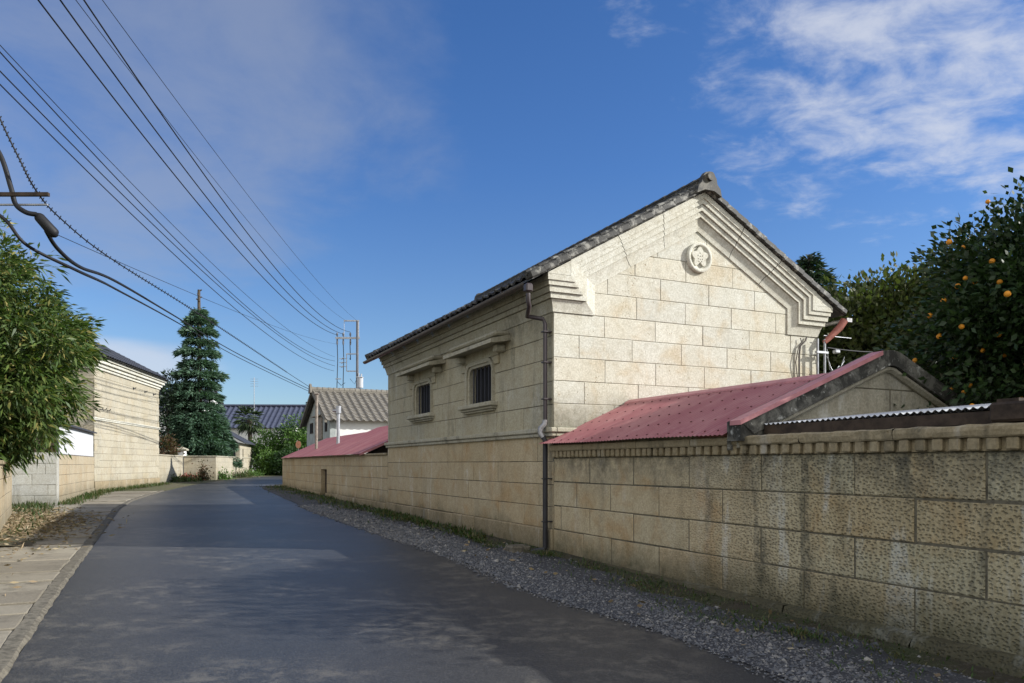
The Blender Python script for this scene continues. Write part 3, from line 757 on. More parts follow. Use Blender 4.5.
# ------------------------------------------------------------------ near outbuilding with the red roof
OB = thing('stone_outbuilding', 'low tooled-stone outbuilding in the foreground with red metal roof and black-stained gable', 'outbuilding', (X0, Y0, 0), Y_ROT)
mb = MB()
def cutrow(mb, cuts, b0, b1, mp, seed, **kw):
    R = random.Random(seed)
    for k in range(len(cuts)-1): blocks(mb, cuts[k], cuts[k+1], [b0, b1], 9., mp, seed=seed*31+k, **kw)
UE = -13.
rows = [(1.16, 1.55, [-1.13, -2.27, -3.46, -4.66, -5.85, -7.07]), (.775, 1.16, [-.74, -1.70, -2.84, -4.05, -5.25, -6.46]), (.39, .775, [-.25, -1.13, -2.27, -3.45, -4.65, -5.85, -7.07]), (.0, .39, [-.95, -1.72, -2.85, -4.05, -5.25, -6.46])]
for i, (b0, b1, js) in enumerate(rows):
    cu = [0.]+js
    while cu[-1]-1.2 > UE: cu.append(cu[-1]-1.2)
    cu.append(UE); cu = cu[::-1]
    cutrow(mb, cu, b0, b1, st, 40+i, gap=.006, bev=.009, jit=.006)
mb.box(.012, .30, UE, -.02, -.3, 1.55)
mb.build('wall', [M['near'], M['mortar']], OB)
mb = MB(); R = random.Random(12); u = -.3
while u > UE:
    l = R.uniform(1.1, 1.5); secs = []
    for k in range(9):
        uu_ = u-.005-(l-.01)*k/8
        j = lambda s: R.uniform(-s, s)
        tz = .02 if uu_ < -1.5 else .03
        pr = [(.05, -.5), (-.12+j(.02), -.5), (-.125+j(.03), -.20+j(.02)), (-.11+j(.025), -.09+j(.03)), (-.08+j(.015), -.02+tz+j(.015)), (-.01, tz+j(.006)), (.05, tz)]
        secs.append([(v, uu_, z) for v, z in pr])
    mb.sweep(secs); u -= l
mb.build('footing', M['footing'], OB)
mb = MB(); u = 0.0; R = random.Random(14)
while u > UE:
    l = R.uniform(1.0, 1.7); secs = []; n = 12
    for k in range(n+1):
        uu_ = u-.004-(l-.008)*k/n; j = lambda s: R.uniform(-s, s); w = 1. if uu_ < -4.2 else .25
        pr = [(.0, 1.655), (-.075+j(.004)*w, 1.657+j(.004)*w), (-.085+j(.006)*w, 1.672+j(.004)*w), (-.09+j(.006)*w, 1.71+j(.005)*w), (-.087+j(.010)*w, 1.742+j(.006)*w), (-.05+j(.01), 1.758+j(.006)*w), (.31, 1.765)]
        secs.append([(v, uu_, z) for v, z in pr])
    mb.sweep(secs); u -= l
mb.box(-.02, .30, UE, -.0, 1.552, 1.654)
mb.build('coping', M['coping'], OB)
mb = MB(); u = -.06; R = random.Random(15)
while u > UE:
    pt = .125 if u > -3 else .15
    mb.box(-.068+R.uniform(-.006, .004), .0, u-.62*pt+R.uniform(-.004, .004), u, 1.555+R.uniform(-.006, .004), 1.656, .010); u -= pt
mb.build('dentil_course', M['coping'], OB)
# roof of fine corrugated metal
mb = MB(); s2 = .442; c2 = 1/math.hypot(1, s2)
corr(mb, (-.21, -4.32, 1.775), (0, 1, 0), 4.47, (c2, 0, c2*s2), 1.66/c2, (-c2*s2, 0, c2), nb=6, wob=.005, amp=.0065)
corr(mb, (1.45, -4.25, 2.50), (0, 1, 0), 4.25, (c2, 0, -c2*.4), 2.6, (c2*.4, 0, c2), nb=2)
mb.cur = 1
for k in range(5):
    for q in range(19):
        u = -4.1+q*.228; b = .12+k*.38; o = Vector((-.21+b*c2, u, 1.775+b*c2*s2))
        obox(mb, o, (c2, 0, c2*s2), (0, 1, 0), (-c2*s2, 0, c2), -.009, .009, -.009, .009, 0, .012)
mb.cur = 0
rf = mb.build('roof', [M['red'], M['bolt']], OB)
mb = MB(); mb.add([(1.36, -4.25, 2.495), (1.36, -.02, 2.495), (1.45, -.02, 2.545), (1.45, -4.25, 2.545), (1.60, -4.25, 2.49), (1.60, -.02, 2.49)], [(0, 1, 2, 3), (3, 2, 5, 4)])
mb.add([(1.355, -4.25, 2.470), (1.355, -.02, 2.470), (1.36, -.02, 2.495), (1.36, -4.25, 2.495)], [(0, 1, 2, 3)])
mb.build('ridge_flashing', M['redtrim'], rf)
# parapet gable
def arcpts(c, r, t0, t1, n): return [(c[0]+r*math.cos(t), c[1]+r*math.sin(t)) for t in frange(t0, t1, n)]
al, ar = math.atan(.405), math.atan(.437)
C0 = (2.21, 2.345)
def outline(off):
    r = .485-off; L = arcpts(C0, r, math.pi/2+al, math.pi/2-ar, 8)
    p0, p1 = L[0], L[-1]
    lx = -.15+off*.9; rx = 4.6-off
    return [(lx, p0[1]-(p0[0]-lx)*.405)]+L+[(rx, p1[1]-(rx-p1[0])*.437)]
o0, o1, o2, o3 = outline(0), outline(.19), outline(.205), outline(.265)
mb = MB(); F, B = .52, .20
fr = lambda P, d: [gb(a, b, d) for a, b in P]
uf = 4.0
def PL(P, d): return [(a, -(uf+d), b) for a, b in P]
mb.sweep([PL(o0, .30), PL(o0, .52), PL(o1, .535), PL(o1, .46)])
e = outline(0); 
mb.add(PL([(e[0][0], 1.70), e[0], (e[0][0]+.34, e[0][1]+.137), (e[0][0]+.34, 1.70)], .515), [(0, 1, 2, 3)])
mb.add(PL([(e[0][0], 1.70), e[0]], .515)+PL([e[0], (e[0][0], 1.70)], .30), [(0, 1, 2, 3)])
mb.add(PL(o0, .30)+PL([(4.6, 1.6), (-.15, 1.6)], .30), [range(len(o0)+2)])
gpar = mb.build('gable_parapet', M['blackstone'], OB)
mb = MB(); mb.sweep([PL(o1, .46), PL(o2, .50), PL(outline(.235), .50), PL(o3, .46), PL(o3, .40)]); mb.build('roll_moulding', M['parapet'], gpar)
mb = MB()
pcl = [(-.405, 1, o2[1][1]-.405*o2[1][0]), (.437, 1, o2[-2][1]+.437*o2[-2][0])]
blocks(mb, -.1, 4.4, [1.62, 2.36, 2.80], 2.35, lambda a, b, d: (a, -(uf+.42)-d, b), seed=5, clip=[(-pcl[0][0]*-1, 1, pcl[0][2]), (pcl[1][0], 1, pcl[1][2])], gap=.006, jit=.003)
mb.build('tympanum', [M['parapet'], M['mortar']], gpar)
mb = MB()
t0 = outline(-.012); t1 = t0[1]; t0 = t0[0]; t0 = (t0[0]-.02, t0[1])
mb.sweep([PL([t0, t1], .38), PL([t0, t1], .545), PL([(t0[0], t0[1]-.05), (t1[0], t1[1]-.05)], .548)])
mb.add(PL([t0, (t0[0], t0[1]-.05)], .38)+PL([(t0[0], t0[1]-.05), t0], .545), [(0, 1, 2, 3)])
mb.build('rake_flashing', M['redtrim'], gpar)
# lean-to of clear corrugated sheet behind the coping
LT = thing('lean_to', 'dark lean-to behind the foreground wall with pale corrugated sheet edge', 'lean-to', (X0, Y0, 0), Y_ROT)
mb = MB(); corr(mb, (.16, -7.00, 1.905), (-.004/1, .9999, -.0095), 2.66, (.9955, 0, .095), 2.0, (-.095, 0, .9955), pitch=.066, amp=.010, nb=2); 
corr(mb, (.22, -7.00, 1.893), (-.004/1, .9999, -.0095), 2.66, (.9955, 0, .095), 1.9, (-.095, 0, .9955), pitch=.066, amp=.010, nb=2); mb.build('corrugated_roof', M['whitepanel'], LT)
mb = MB(); mb.box(.16, .24, -7.1, -4.54, 1.77, 1.872); mb.box(.5, .6, -7.1, -4.54, 1.5, 1.93); mb.box(.06, .30, -7.50, -7.05, 1.775, 1.93, .02)
mb.box(.25, 2.8, -7.4, -7.3, 0, 1.9); mb.box(.20, 2.3, -7.2, -7.03, 1.86, 1.965)
mb.build('timber_beam', M['wood'], LT)

# ------------------------------------------------------------------ far outbuilding
FB = thing('long_outbuilding', 'long low buff stone outbuilding beyond the storehouse with sloping red metal roof', 'outbuilding', (X0, Y0, 0), Y_ROT)
mb = MB(); DH = (18.2, 19.3, -.2, 1.24)
blocks(mb, LU+.03, 29.5, [.36, .70, 1.04, 1.38, 1.70], 1.15, st, seed=71, holes=[DH])
blocks(mb, .0, 4.0, [.2, .55, .9, 1.25, 1.7], 1.15, lambda a, b, d: (a, 29.5+d, b), seed=72)
mb.box(.012, .25, LU+.03, DH[0], -.3, 1.70); mb.box(.012, .25, DH[1], 29.49, -.3, 1.70); mb.box(.012, .25, DH[0], DH[1], 1.24, 1.70)
mb.build('wall', [M['buff'], M['mortar']], FB)
mb = MB(); u = LU+.1; R = random.Random(18)
for a, b in ((LU+.1, DH[0]), (DH[1], 29.55)):
    u = a; mb = MB()
    while u < b-.2: l = min(R.uniform(1.2, 1.9), b-u); mb.box(-.06+R.uniform(-.01, .01), .05, u+.004, u+l-.004, -.3, .355+R.uniform(-.015, .01), .02); u += l
    mb.build('plinth', M['plinth'], FB)
mb = MB(); mb.box(-.05, .25, LU+.05, 29.54, 1.702, 1.765, .012); mb.build('wall_plate', M['coping'], FB)
mb = MB(); mb.box(.16, .20, DH[0]-.02, DH[1]+.02, .0, 1.26); mb.build('door', M['wood'], FB)
mb = MB(); cc = 1/math.hypot(1, .45)
corr(mb, (-.21, 12.2, 1.76), (0, 1, 0), 7.95, (cc, 0, cc*.45), 2.72/cc, (-cc*.45, 0, cc), nb=5, wob=.006)
corr(mb, (2.51, 12.2, 2.975), (0, 1, 0), 7.95, (cc, 0, -cc*.4), 2.5, (cc*.4, 0, cc), nb=1)
r1 = mb.build('roof', M['red'], FB)
mb = MB(); mb.sweep([[(-.21, 12.17, 1.78), (2.51, 12.17, 3.0)], [(-.21, 12.17, 1.70), (2.51, 12.17, 2.92)]]); mb.sweep([[(-.21, 12.17, 1.782), (2.51, 12.17, 3.002)], [(-.21, 12.3, 1.79), (2.51, 12.3, 3.01)]])
mb.build('rake_flashing', M['redtrim'], r1)
mb = MB(); corr(mb, (-.21, 20.15, 1.755), (0, 1, 0), 8.3, (cc, 0, cc*.45), 2.28/cc, (-cc*.45, 0, cc), nb=5, wob=.006)
corr(mb, (2.07, 20.15, 2.78), (0, 1, 0), 8.3, (cc, 0, -cc*.4), 2.0, (cc*.4, 0, cc), nb=1)
mb.build('roof', M['red'], FB)
mb = MB(); mb.prism([(.1, 1.2), (2.4, 1.2), (2.4, 2.80), (.1, 1.78)], lambda a, b, d: (a, d, b), 12.6, 12.7); mb.build('under_roof_shade', M['wood'], FB)  # dark sheet added to stand for the shade beneath the roof rake
def post(name, u, v, z0, z1, r, mat, label, cat, head=False):
    x, y, _ = yard(u, v); mb = MB(); mb.tube([(0, 0, z0), (.02, 0, z1)], r, 10)
    if head: mb.tube([(.02, 0, z1-.18), (-.22, .02, z1-.20)], r*.8, 8); mb.tube([(.02, 0, z1-.30), (.03, 0, z1)], r*1.5, 10)
    else: mb.box(-r*1.8, r*1.8, -r*1.8, r*1.8, z0, z0+.06); mb.box(.01-r*1.4, .03+r*1.4, -r*1.4, r*1.4, z1-.05, z1, .01)
    o = mb.build(name, mat, None, (x, y, 0)); tag(o, label, cat)
post('flue_pipe', 20.85, 1.0, 2.2, 3.88, .07, M['steel'], 'galvanised flue pipe with tee head rising through the far red roof', 'pipe', True)
post('steel_post', 23.5, .6, 2.0, 4.62, .065, M['rust'], 'tall rust-grey post in front of the old plaster house gable', 'post')
# ------------------------------------------------------------------ old plaster house behind the far outbuilding
OH = thing('old_house', 'old white plaster house with grey-brown tiled gable roof behind the red-roofed outbuilding', 'house', (X0, Y0, 0), Y_ROT)
HV, HU0, HU1, HE, HR = 2.9, 31.6, 38.8, 3.75, 5.75
HM = (HU0+HU1)/2
mb = MB(); mb.box(HV, 14, HU0, HU1, 0, HE+.3); mb.build('plaster_wall', M['plaster'], OH)
mb = MB(); mb.prism([(HU0-.02, 0), (HU1+.02, 0), (HU1+.02, HE+.25), (HM, HR-.1), (HU0-.02, HE+.25)], lambda a, b, d: (d, a, b), HV-.03, HV+.3)
mb.build('gable_wall', M['plaster_old'], OH)
for (a, b, c, d_) in ((36.6, 37.6, 3.35, 4.0), (32.3, 32.9, 3.3, 4.0)):
    mb = MB(); mb.box(HV-.06, HV-.031, a, b, c, d_); wn = mb.build('window', M['wood'], OH)
    mb = MB(); mb.box(HV-.075, HV-.06, a+.06, b-.06, c+.06, d_-.06); mb.build('pane', M['darkin'], wn)
mb = MB(); mb.box(HV-.12, HV-.03, 33.6, 35.6, 2.9, 4.2, .02); mb.box(HV-.3, HV-.03, 33.4, 35.8, 4.25, 4.32); mb.build('shuttered_opening', M['rust'], OH)
hs = (HR-HE)/(HM-HU0+.45)*1.0; hc = 1/math.hypot(1, hs)
mb = MB(); wdt = HM-HU0+.45
tiles(mb, (HV-.35, HU0-.45, HE+.1), (1, 0, 0), 11, (0, hc, hc*hs), wdt/hc, (0, -hc*hs, hc), pitch=.42, course=.5, amp=.10, lift=.03, ns=8, sharp=2.4)
tiles(mb, (HV-.35, HU1+.45, HE+.1), (1, 0, 0), 11, (0, -hc, hc*hs), wdt/hc, (0, hc*hs, hc), pitch=.42, course=.5, amp=.10, lift=.03, ns=8, sharp=2.4)
rf = mb.build('roof', M['tile_old'], OH)
mb = MB(); zt = HE+.1+wdt*hs
x = HV-.4
while x < 13.6: mb.tube([(x, HM, zt+.10), (x+.34, HM, zt+.09)], [.15, .13], 10); x += .33
mb.box(HV-.4, 13.7, HM-.18, HM+.18, zt-.05, zt+.06); mb.prism([(HM-.36, zt-.15), (HM-.2, zt+.3), (HM, zt+.42), (HM+.2, zt+.3), (HM+.36, zt-.15)], lambda a, b, d: (d, a, b), HV-.52, HV-.40)
mb.build('ridge', M['tile_old'], rf)
mb = MB()
for a, b in ((HU0-.45, HM), (HU1+.45, HM)):
    mb.sweep([[(x, a, HE+.0), (x, b, zt-.10), (x, b, zt+.06), (x, a, HE+.16)] for x in (HV-.42, HV-.28)], close=True)
    mb.add([(HV-.42, a, HE+.0), (HV-.42, b, zt-.10), (HV-.42, b, zt+.06), (HV-.42, a, HE+.16)], [(0, 1, 2, 3)])
mb.build('barge_board', M['tile_old'], rf)

# ------------------------------------------------------------------ buildings and walls on the left
LROT = math.atan(.169)
lf = lambda a, b, d: (d, a, b)
LS = thing('left_storehouse', 'tall sunlit cream stone storehouse with charcoal tiled roof across the road', 'storehouse', (-18.05, 32.5, gzw(-18, 32.5)), LROT)
LL = 9.4; zb = 3.2; ze = 5.62
mb = MB()
blocks(mb, 0, LL, [.45+.305*i for i in range(9)]+[3.12], .95, lf, seed=81)
blocks(mb, 0, LL, [3.24+.30*i for i in range(8)], .95, lf, seed=82)
for (x, y0, y1) in ((0, 0, 1),):
    blocks(mb, -7.6, 0, [.45+.305*i for i in range(9)]+[3.12], .95, lambda a, b, d: (a, -d, b), seed=83)
    blocks(mb, -7.6, 0, [3.24+.30*i for i in range(8)], .95, lambda a, b, d: (a, -d, b), seed=84)
    blocks(mb, -7.6, 0, [.45+.305*i for i in range(17)], .95, lambda a, b, d: (a, LL+d, b), seed=85)
mb.box(-7.6, -.02, .02, LL-.02, -.4, 5.4)
mb.prism([(-7.6, 5.3), (-.02, 5.3), (-3.8, 7.2)], lambda a, b, d: (a, d, b), .01, LL-.01)
for y0 in (0, LL):       # long-and-short corner stones
    for k in range(8):
        l = .55 if k % 2 else .30
        a0, a1 = (-.012, l) if y0 == 0 else (LL-l, LL+.012)
        z = .45+k*.66+(.12 if k > 3 else 0)
        mb.box(-.02, .018, a0, a1, z+.005, z+.32, .008)
mb.build('wall', [M['left'], M['mortar']], LS)
mb = MB()
for z0, z1, d in ((3.12, 3.18, .04), (3.183, 3.24, .065)): mb.box(-.02, d, -.1, LL+.1, z0, z1, .012)
for z0, z1, d in ((5.34, 5.46, .07), (5.463, 5.60, .15), (5.603, 5.74, .25), (5.743, 5.86, .33)): mb.box(-7.7, d, -d, LL+d, z0, z1, .015)
mb.build('cornice', M['trim'], LS)
mb = MB(); mb.box(-.02, .05, -.02, LL+.03, -.4, .448, .015); mb.build('plinth', M['plinth'], LS)
mb = MB(); ss = .52; sc_ = 1/math.hypot(1, ss)
tiles(mb, (.5, -.45, 5.90), (0, 1, 0), LL+.9, (-sc_, 0, sc_*ss), 4.3/sc_, (sc_*ss, 0, sc_), pitch=.3, course=.3, amp=.03)
tiles(mb, (-8.1, -.45, 5.90), (0, 1, 0), LL+.9, (sc_, 0, sc_*ss), 4.3/sc_, (-sc_*ss, 0, sc_), pitch=.3, course=.3, amp=.03)
mb.prism([(.48, 5.865), (-3.8, 5.86+4.28*ss), (-8.08, 5.865)], lambda a, b, d: (a, d, b), -.42, LL+.42)
mb.box(-3.98, -3.62, -.5, LL+.5, 5.9+4.3*ss-.05, 5.9+4.3*ss+.28, .05)
mb.build('roof', M['tile_black'], LS)
for y in (5.1, 6.9, 8.4):
    mb = MB(); mb.tube([(0, y, 4.98), (.10, y, 4.98), (.13, y, 5.04)], .022, 6); mb.box(-.01, .03, y-.05, y+.05, 4.93, 5.03); mb.build('iron_hook', M['bar'], LS)
for y in (.6, 1.0, 1.5): mb = MB(); mb.tube([(0, y, 3.62), (.12, y, 3.62), (.15, y, 3.70)], .02, 6); mb.build('iron_hook', M['bar'], LS)
# tan low wall and white panel in front of it
A = Vector((-14.12, 23.33)); B = Vector((-18.0, 32.4)); dAB = B-A; lab = dAB.length; phi = math.atan2(-dAB.x, dAB.y)
TW = thing('tan_wall', 'low tan stone wall below the white corrugated panel', 'wall', (A.x, A.y, gzw(*A)), phi)
mb = MB(); blocks(mb, .30, lab, [.28, .62, .95, 1.28, 1.60], .98, lf, seed=91); mb.box(-.25, -.02, .3, lab, -.3, 1.60); mb.box(-.3, .012, .3, lab, -.3, .277)
mb.build('stone_courses', [M['leftlow'], M['mortar']], TW)
mb = MB(); mb.box(-.02, .02, 0, .29, -.2, 1.62, .01); mb.build('end_pier', M['greyblock'], TW)
WPn = thing('white_shed', 'white corrugated panel wall with dark eave on top of the tan wall', 'shed', (A.x, A.y, gzw(*A)), phi)
mb = MB()
corr(mb, (-.06, .55, 1.62), (0, 1, 0), lab-.6, (0, 0, 1), 1.02, (1, 0, 0), pitch=.26, amp=.045, ns=8, nb=1)
mb.build('panel', M['whitepanel'], WPn)
mb = MB(); mb.box(-3.2, -.10, .5, .54, 1.5, 2.62); mb.build('shade_dark_end', M['wood'], WPn)  # shed end coloured dark to stand for the shade inside
mb = MB(); mb.box(-.09, -.03, .45, lab, 1.602, 1.64); mb.build('sill_board', M['wood'], WPn)
mb = MB(); mb.add([(.12, .3, 2.62), (.12, lab-.1, 2.66), (-3.4, lab-.1, 3.5), (-3.4, .3, 3.46), (.12, .3, 2.56), (.12, lab-.1, 2.60), (-3.4, lab-.1, 3.44), (-3.4, .3, 3.4)], [(0, 1, 2, 3), (4, 5, 6, 7), (0, 1, 5, 4), (0, 3, 7, 4)])
mb.build('roof', M['tile_black'], WPn)
# grey block wall facing us
GW = thing('grey_block_wall', 'grey concrete block wall end beside the tan stone wall', 'wall', (-14.10, 23.28, gzw(-14.1, 23.3)), rad(24))
mb = MB(); blocks(mb, -4.2, 0, [.0, .33, .66, .99, 1.32, 1.66], .88, gb, seed=95, vary=.05, first=.45); mb.box(-4.2, 0, .02, .3, -.3, 1.66)
mb.box(-.02, .004, .0, .3, -.3, 1.66)
mb.build('blocks', [M['greyblock'], M['mortar']], GW)
# nearest wall on the left
nA = Vector((-9.4, 13.75)); nB = Vector((-12.47, 18.75)); dn = nB-nA; ln = dn.length
NW = thing('near_left_wall', 'low tan stone wall at the left edge under the leafy tree', 'wall', (nA.x, nA.y, gzw(*nA)), math.atan2(-dn.x, dn.y))
mb = MB(); blocks(mb, -6, ln, [.0, .38, .74, 1.10, 1.38], 1.05, lf, seed=97); mb.box(-.25, -.02, -6, ln-.01, -.3, 1.38); mb.build('stone_courses', [M['leftlow'], M['mortar']], NW)
blk = lambda a, b, d: (a, ln+d, b)
mb = MB(); mb.box(-.30, .05, -6, ln+.04, 1.385, 1.47, .02); mb.build('coping', M['coping'], NW)
# white wall, gate post and little shed down the road
WW = thing('white_wall', 'low whitewashed stone wall between the tall cream storehouse and the gate post', 'wall', (-19.75, 41.9, .3), math.atan(2.0/7.8))
mb = MB(); blocks(mb, 0, 8.0, [.1, .5, .9, 1.3, 1.62], 1.2, lf, seed=101); mb.box(-.2, -.02, 0, 8, -.3, 1.62); mb.box(-.24, .05, 0, 8, 1.625, 1.70, .01); mb.build('stone_courses', [M['left'], M['mortar_light']], WW)
GP = thing('gate_post', 'white stone gate post with a cap at the end of the white wall', 'gate post', (-21.95, 50.0, .38))
mb = MB(); mb.box(-.22, .22, -.22, .22, -.3, 1.95, .02); mb.build('shaft', M['plaster'], GP)
mb = MB(); mb.box(-.33, .33, -.33, .33, 1.955, 2.06, .02); mb.add([(-.33, -.33, 2.06), (.33, -.33, 2.06), (.33, .33, 2.06), (-.33, .33, 2.06), (0, 0, 2.22)], [(0, 1, 4), (1, 2, 4), (2, 3, 4), (3, 0, 4)]); mb.build('cap', M['trim_grey'], GP)
mb = MB(); 
W2 = thing('cream_wall', 'low cream plastered garden wall in front of the tall conifer', 'wall', (-21.7, 49.7, .38), rad(14))
blocks(mb, 0, 2.0, [-.2, .4, .8, 1.2, 1.55], 1.0, gb, seed=103); mb.box(0, 1.98, .02, .2, -.3, 1.55)
w2 = mb.build('front_face', [M['left'], M['mortar_light']], W2)
mb = MB(); d2 = Vector((1.01, 13.35)); l2 = d2.length; an = math.atan2(-d2.x, d2.y); cs2, sn2 = math.cos(an), math.sin(an)
m2_ = lambda a, b, d: (2.0-a*sn2+d*cs2, a*cs2+d*sn2, b)
blocks(mb, 0, l2, [-.2, .4, .8, 1.2, 1.55], 1.1, m2_, seed=104); mb.build('road_face', [M['left'], M['mortar_light']], W2)
mb = MB(); mb.box(-.05, 2.04, -.05, .25, 1.555, 1.62, .01); mb.sweep([[m2_(a, b, d) for b, d in ((1.555, .05), (1.62, .05), (1.62, -.25), (1.555, -.25))] for a in (0, l2)], close=True); mb.build('coping', M['trim_grey'], W2)
SD = thing('garden_shed', 'small cream stone shed with dark tiled roof at the end of the garden wall', 'shed', (-21.0, 58.0, .45), math.atan(.22))
mb = MB(); blocks(mb, 0, 7.2, [-.2, .4, .85, 1.3, 1.75, 2.2, 2.65], 1.1, lf, seed=105); blocks(mb, -3.0, 0, [-.2, .4, .85, 1.3, 1.75, 2.2, 2.65], 1.1, gb, seed=106)
mb.box(-3.0, -.02, .02, 7.2, -.3, 2.6); mb.build('wall', [M['left'], M['mortar_light']], SD)
mb = MB()
mb.prism([(.35, 2.60), (-1.5, 3.62), (-3.35, 2.60), (-3.35, 2.70), (-1.5, 3.74), (.35, 2.70)], lambda a, b, d: (a, d, b), -.3, 7.5); mb.prism([(0, 2.6), (-1.5, 3.5), (-3, 2.6)], lambda a, b, d: (a, d, b), .0, .05); mb.build('roof', M['tile_black'], SD)
mb = MB(); mb.box(-1.1, -.3, -.03, .0, .9, 2.2); wn = mb.build('window', M['bar'], SD); mb = MB(); mb.box(.0, .035, 1.6, 1.9, 1.2, 2.2); mb.build('slit', M['mortar'], SD)
# houses far down the road
def house(x, y, rz, wx, wy, ze_, zr_, tile, lab, rise_axis=0):
    H = thing('tiled_house', lab, 'house', (x, y, .5), rz)
    mb = MB(); mb.box(-wx/2, wx/2, -wy/2, wy/2, -.5, ze_); mb.build('wall', M['plaster'], H)
    mb = MB(); s = (zr_-ze_)/(wy/2+.6); c = 1/math.hypot(1, s)
    for sg in (-1, 1): tiles(mb, (-wx/2-.6, sg*(wy/2+.6), ze_), (1, 0, 0), wx+1.2, (0, -sg*c, c*s), (wy/2+.6)/c, (0, sg*c*s, c), pitch=.55, course=1.2, amp=.13, lift=.01, sharp=3)
    r_ = mb.build('roof', tile, H); mb = MB(); mb.box(-wx/2-.7, wx/2+.7, -.25, .25, zr_-.05, zr_+.22, .08); mb.build('ridge', tile, r_)
    mb = MB(); mb.prism([(-wy/2, ze_-.1), (wy/2, ze_-.1), (0, zr_-.2)], lambda a, b, d: (d, a, b), -wx/2, -wx/2+.1); mb.build('gable', M['plaster'], H); mb = MB(); mb.prism([(-wy/2, ze_-.1), (wy/2, ze_-.1), (0, zr_-.2)], lambda a, b, d: (d, a, b), wx/2-.1, wx/2); mb.build('gable', M['plaster'], H)
    for k in range(3):
        mb = MB(); a = -wx/2+wx*(k+.6)/3.4; mb.box(a, a+1.3, -wy/2-.05, -wy/2, 1.1, 2.3); f_ = mb.build('window', M['steel'], H); mb = MB(); mb.box(a+.06, a+1.24, -wy/2-.07, -wy/2-.05, 1.16, 2.24); mb.build('pane', M['darkin'], f_)
house(-27.5, 83, rad(2), 9.0, 7, 4.7, 7.3, M['tile_blue'], 'white house with blue-grey tiled roof behind the palm')
house(-43, 90, rad(2), 14, 9, 6.9, 9.7, M['tile_black'], 'taller house with charcoal roof rising behind the blue roof')

# ------------------------------------------------------------------ foliage
def leaf_mesh(name, base, dirv, L, Wd, mat, parent=None, droop=0., seed=0, fold=.0):
    rg = np.random.default_rng(seed); n = len(base)
    dirv = dirv/np.maximum(np.linalg.norm(dirv, axis=1, keepdims=True), 1e-6)
    rv = rg.normal(size=(n, 3)); side = np.cross(dirv, rv); side /= np.maximum(np.linalg.norm(side, axis=1, keepdims=True), 1e-6)
    L = np.broadcast_to(np.asarray(L, float), (n,))[:, None]; Wd = np.broadcast_to(np.asarray(Wd, float), (n,))[:, None]
    dr = np.zeros((n, 3)); dr[:, 2] = -droop
    p0 = base; mid = base+dirv*L*.45+dr*L*.15; tip = base+dirv*L+dr*L*.5
    V = np.stack([p0, mid+side*Wd*.5, tip, mid-side*Wd*.5], 1).reshape(-1, 3)
    me = bpy.data.meshes.new(name); me.vertices.add(4*n); me.vertices.foreach_set('co', V.astype(np.float32).ravel())
    me.loops.add(4*n); me.loops.foreach_set('vertex_index', np.arange(4*n, dtype=np.int32))
    me.polygons.add(n); me.polygons.foreach_set('loop_start', np.arange(0, 4*n, 4, dtype=np.int32)); me.polygons.foreach_set('loop_total', np.full(n, 4, np.int32))
    me.materials.append(mat); me.update(calc_edges=True); me.validate()
    o = bpy.data.objects.new(name, me); COL.objects.link(o)
    if parent is not None: o.parent = parent
    return o
def clumps(rg, lobes, n_cl, per, spread, shell=.55, up=.35):
    """leaf bases and directions spread over clumps that fill ellipsoidal lobes (cx,cy,cz,rx,ry,rz)"""
    vol = np.array([l[3]*l[4]*l[5] for l in lobes])**.67; k = rg.choice(len(lobes), n_cl, p=vol/vol.sum())
    Lb_ = np.array(lobes)[k]; d = rg.normal(size=(n_cl, 3)); d /= np.linalg.norm(d, axis=1, keepdims=True)
    r = shell+(1-shell)*rg.random(n_cl)**.6; r *= rg.uniform(.78, 1.16, n_cl)
    C_ = Lb_[:, :3]+d*r[:, None]*Lb_[:, 3:6]
    sp = spread*rg.uniform(.6, 1.3, n_cl)
    off = np.clip(rg.normal(size=(n_cl, per, 3)), -1.75, 1.75)*sp[:, None, None]; off[:, :, 2] *= .7
    base = (C_[:, None, :]+off).reshape(-1, 3)
    dirv = (d[:, None, :]*.8+off/spread*.6+rg.normal(size=(n_cl, per, 3))*.55).reshape(-1, 3); dirv[:, 2] += up
    return base, dirv, C_
def limbs(name, root, h, r, targets, parent, seed=1, lean=(0, 0)):
    R = random.Random(seed); mb = MB()
    top = Vector((lean[0], lean[1], h)); pts = [Vector((0, 0, -.2)), top*.35+Vector((R.uniform(-.1, .1), R.uniform(-.1, .1), 0)), top*.7, top]
    mb.tube(pts, [r, r*.8, r*.6, r*.35], 9)
    for t in targets:
        t = Vector(t); f = R.uniform(.3, .85); s = pts[1].lerp(pts[3], f)
        if t.z < s.z+.1: s = pts[1]
        m = s.lerp(t, .5)+Vector((0, 0, .12*(t-s).length)); rr = r*.38*(1-f*.5)
        mb.tube([s, m, t], [rr, rr*.6, rr*.2], 6)
    return mb.build(name, M['bark'], parent)
def tree(name, label, cat, loc, lobes, n_cl, per, spread, L, Wd, mat, trunk_h, trunk_r, seed, up=.35, droop=.2, shell=.5, group=None):
    T = thing(name, label, cat, loc, 0, group); rg = np.random.default_rng(seed)
    b, d, C_ = clumps(rg, lobes, n_cl, per, spread, shell, up); n = len(b)
    leaf_mesh('crown', b, d, L*rg.uniform(.6, 1.25, n), Wd*rg.uniform(.7, 1.2, n), mat, T, droop, seed)
    limbs('trunk', None, trunk_h, trunk_r, [tuple(c) for c in C_[::max(1, n_cl//22)]], T, seed)
    return T, C_
rg = np.random.default_rng(5)
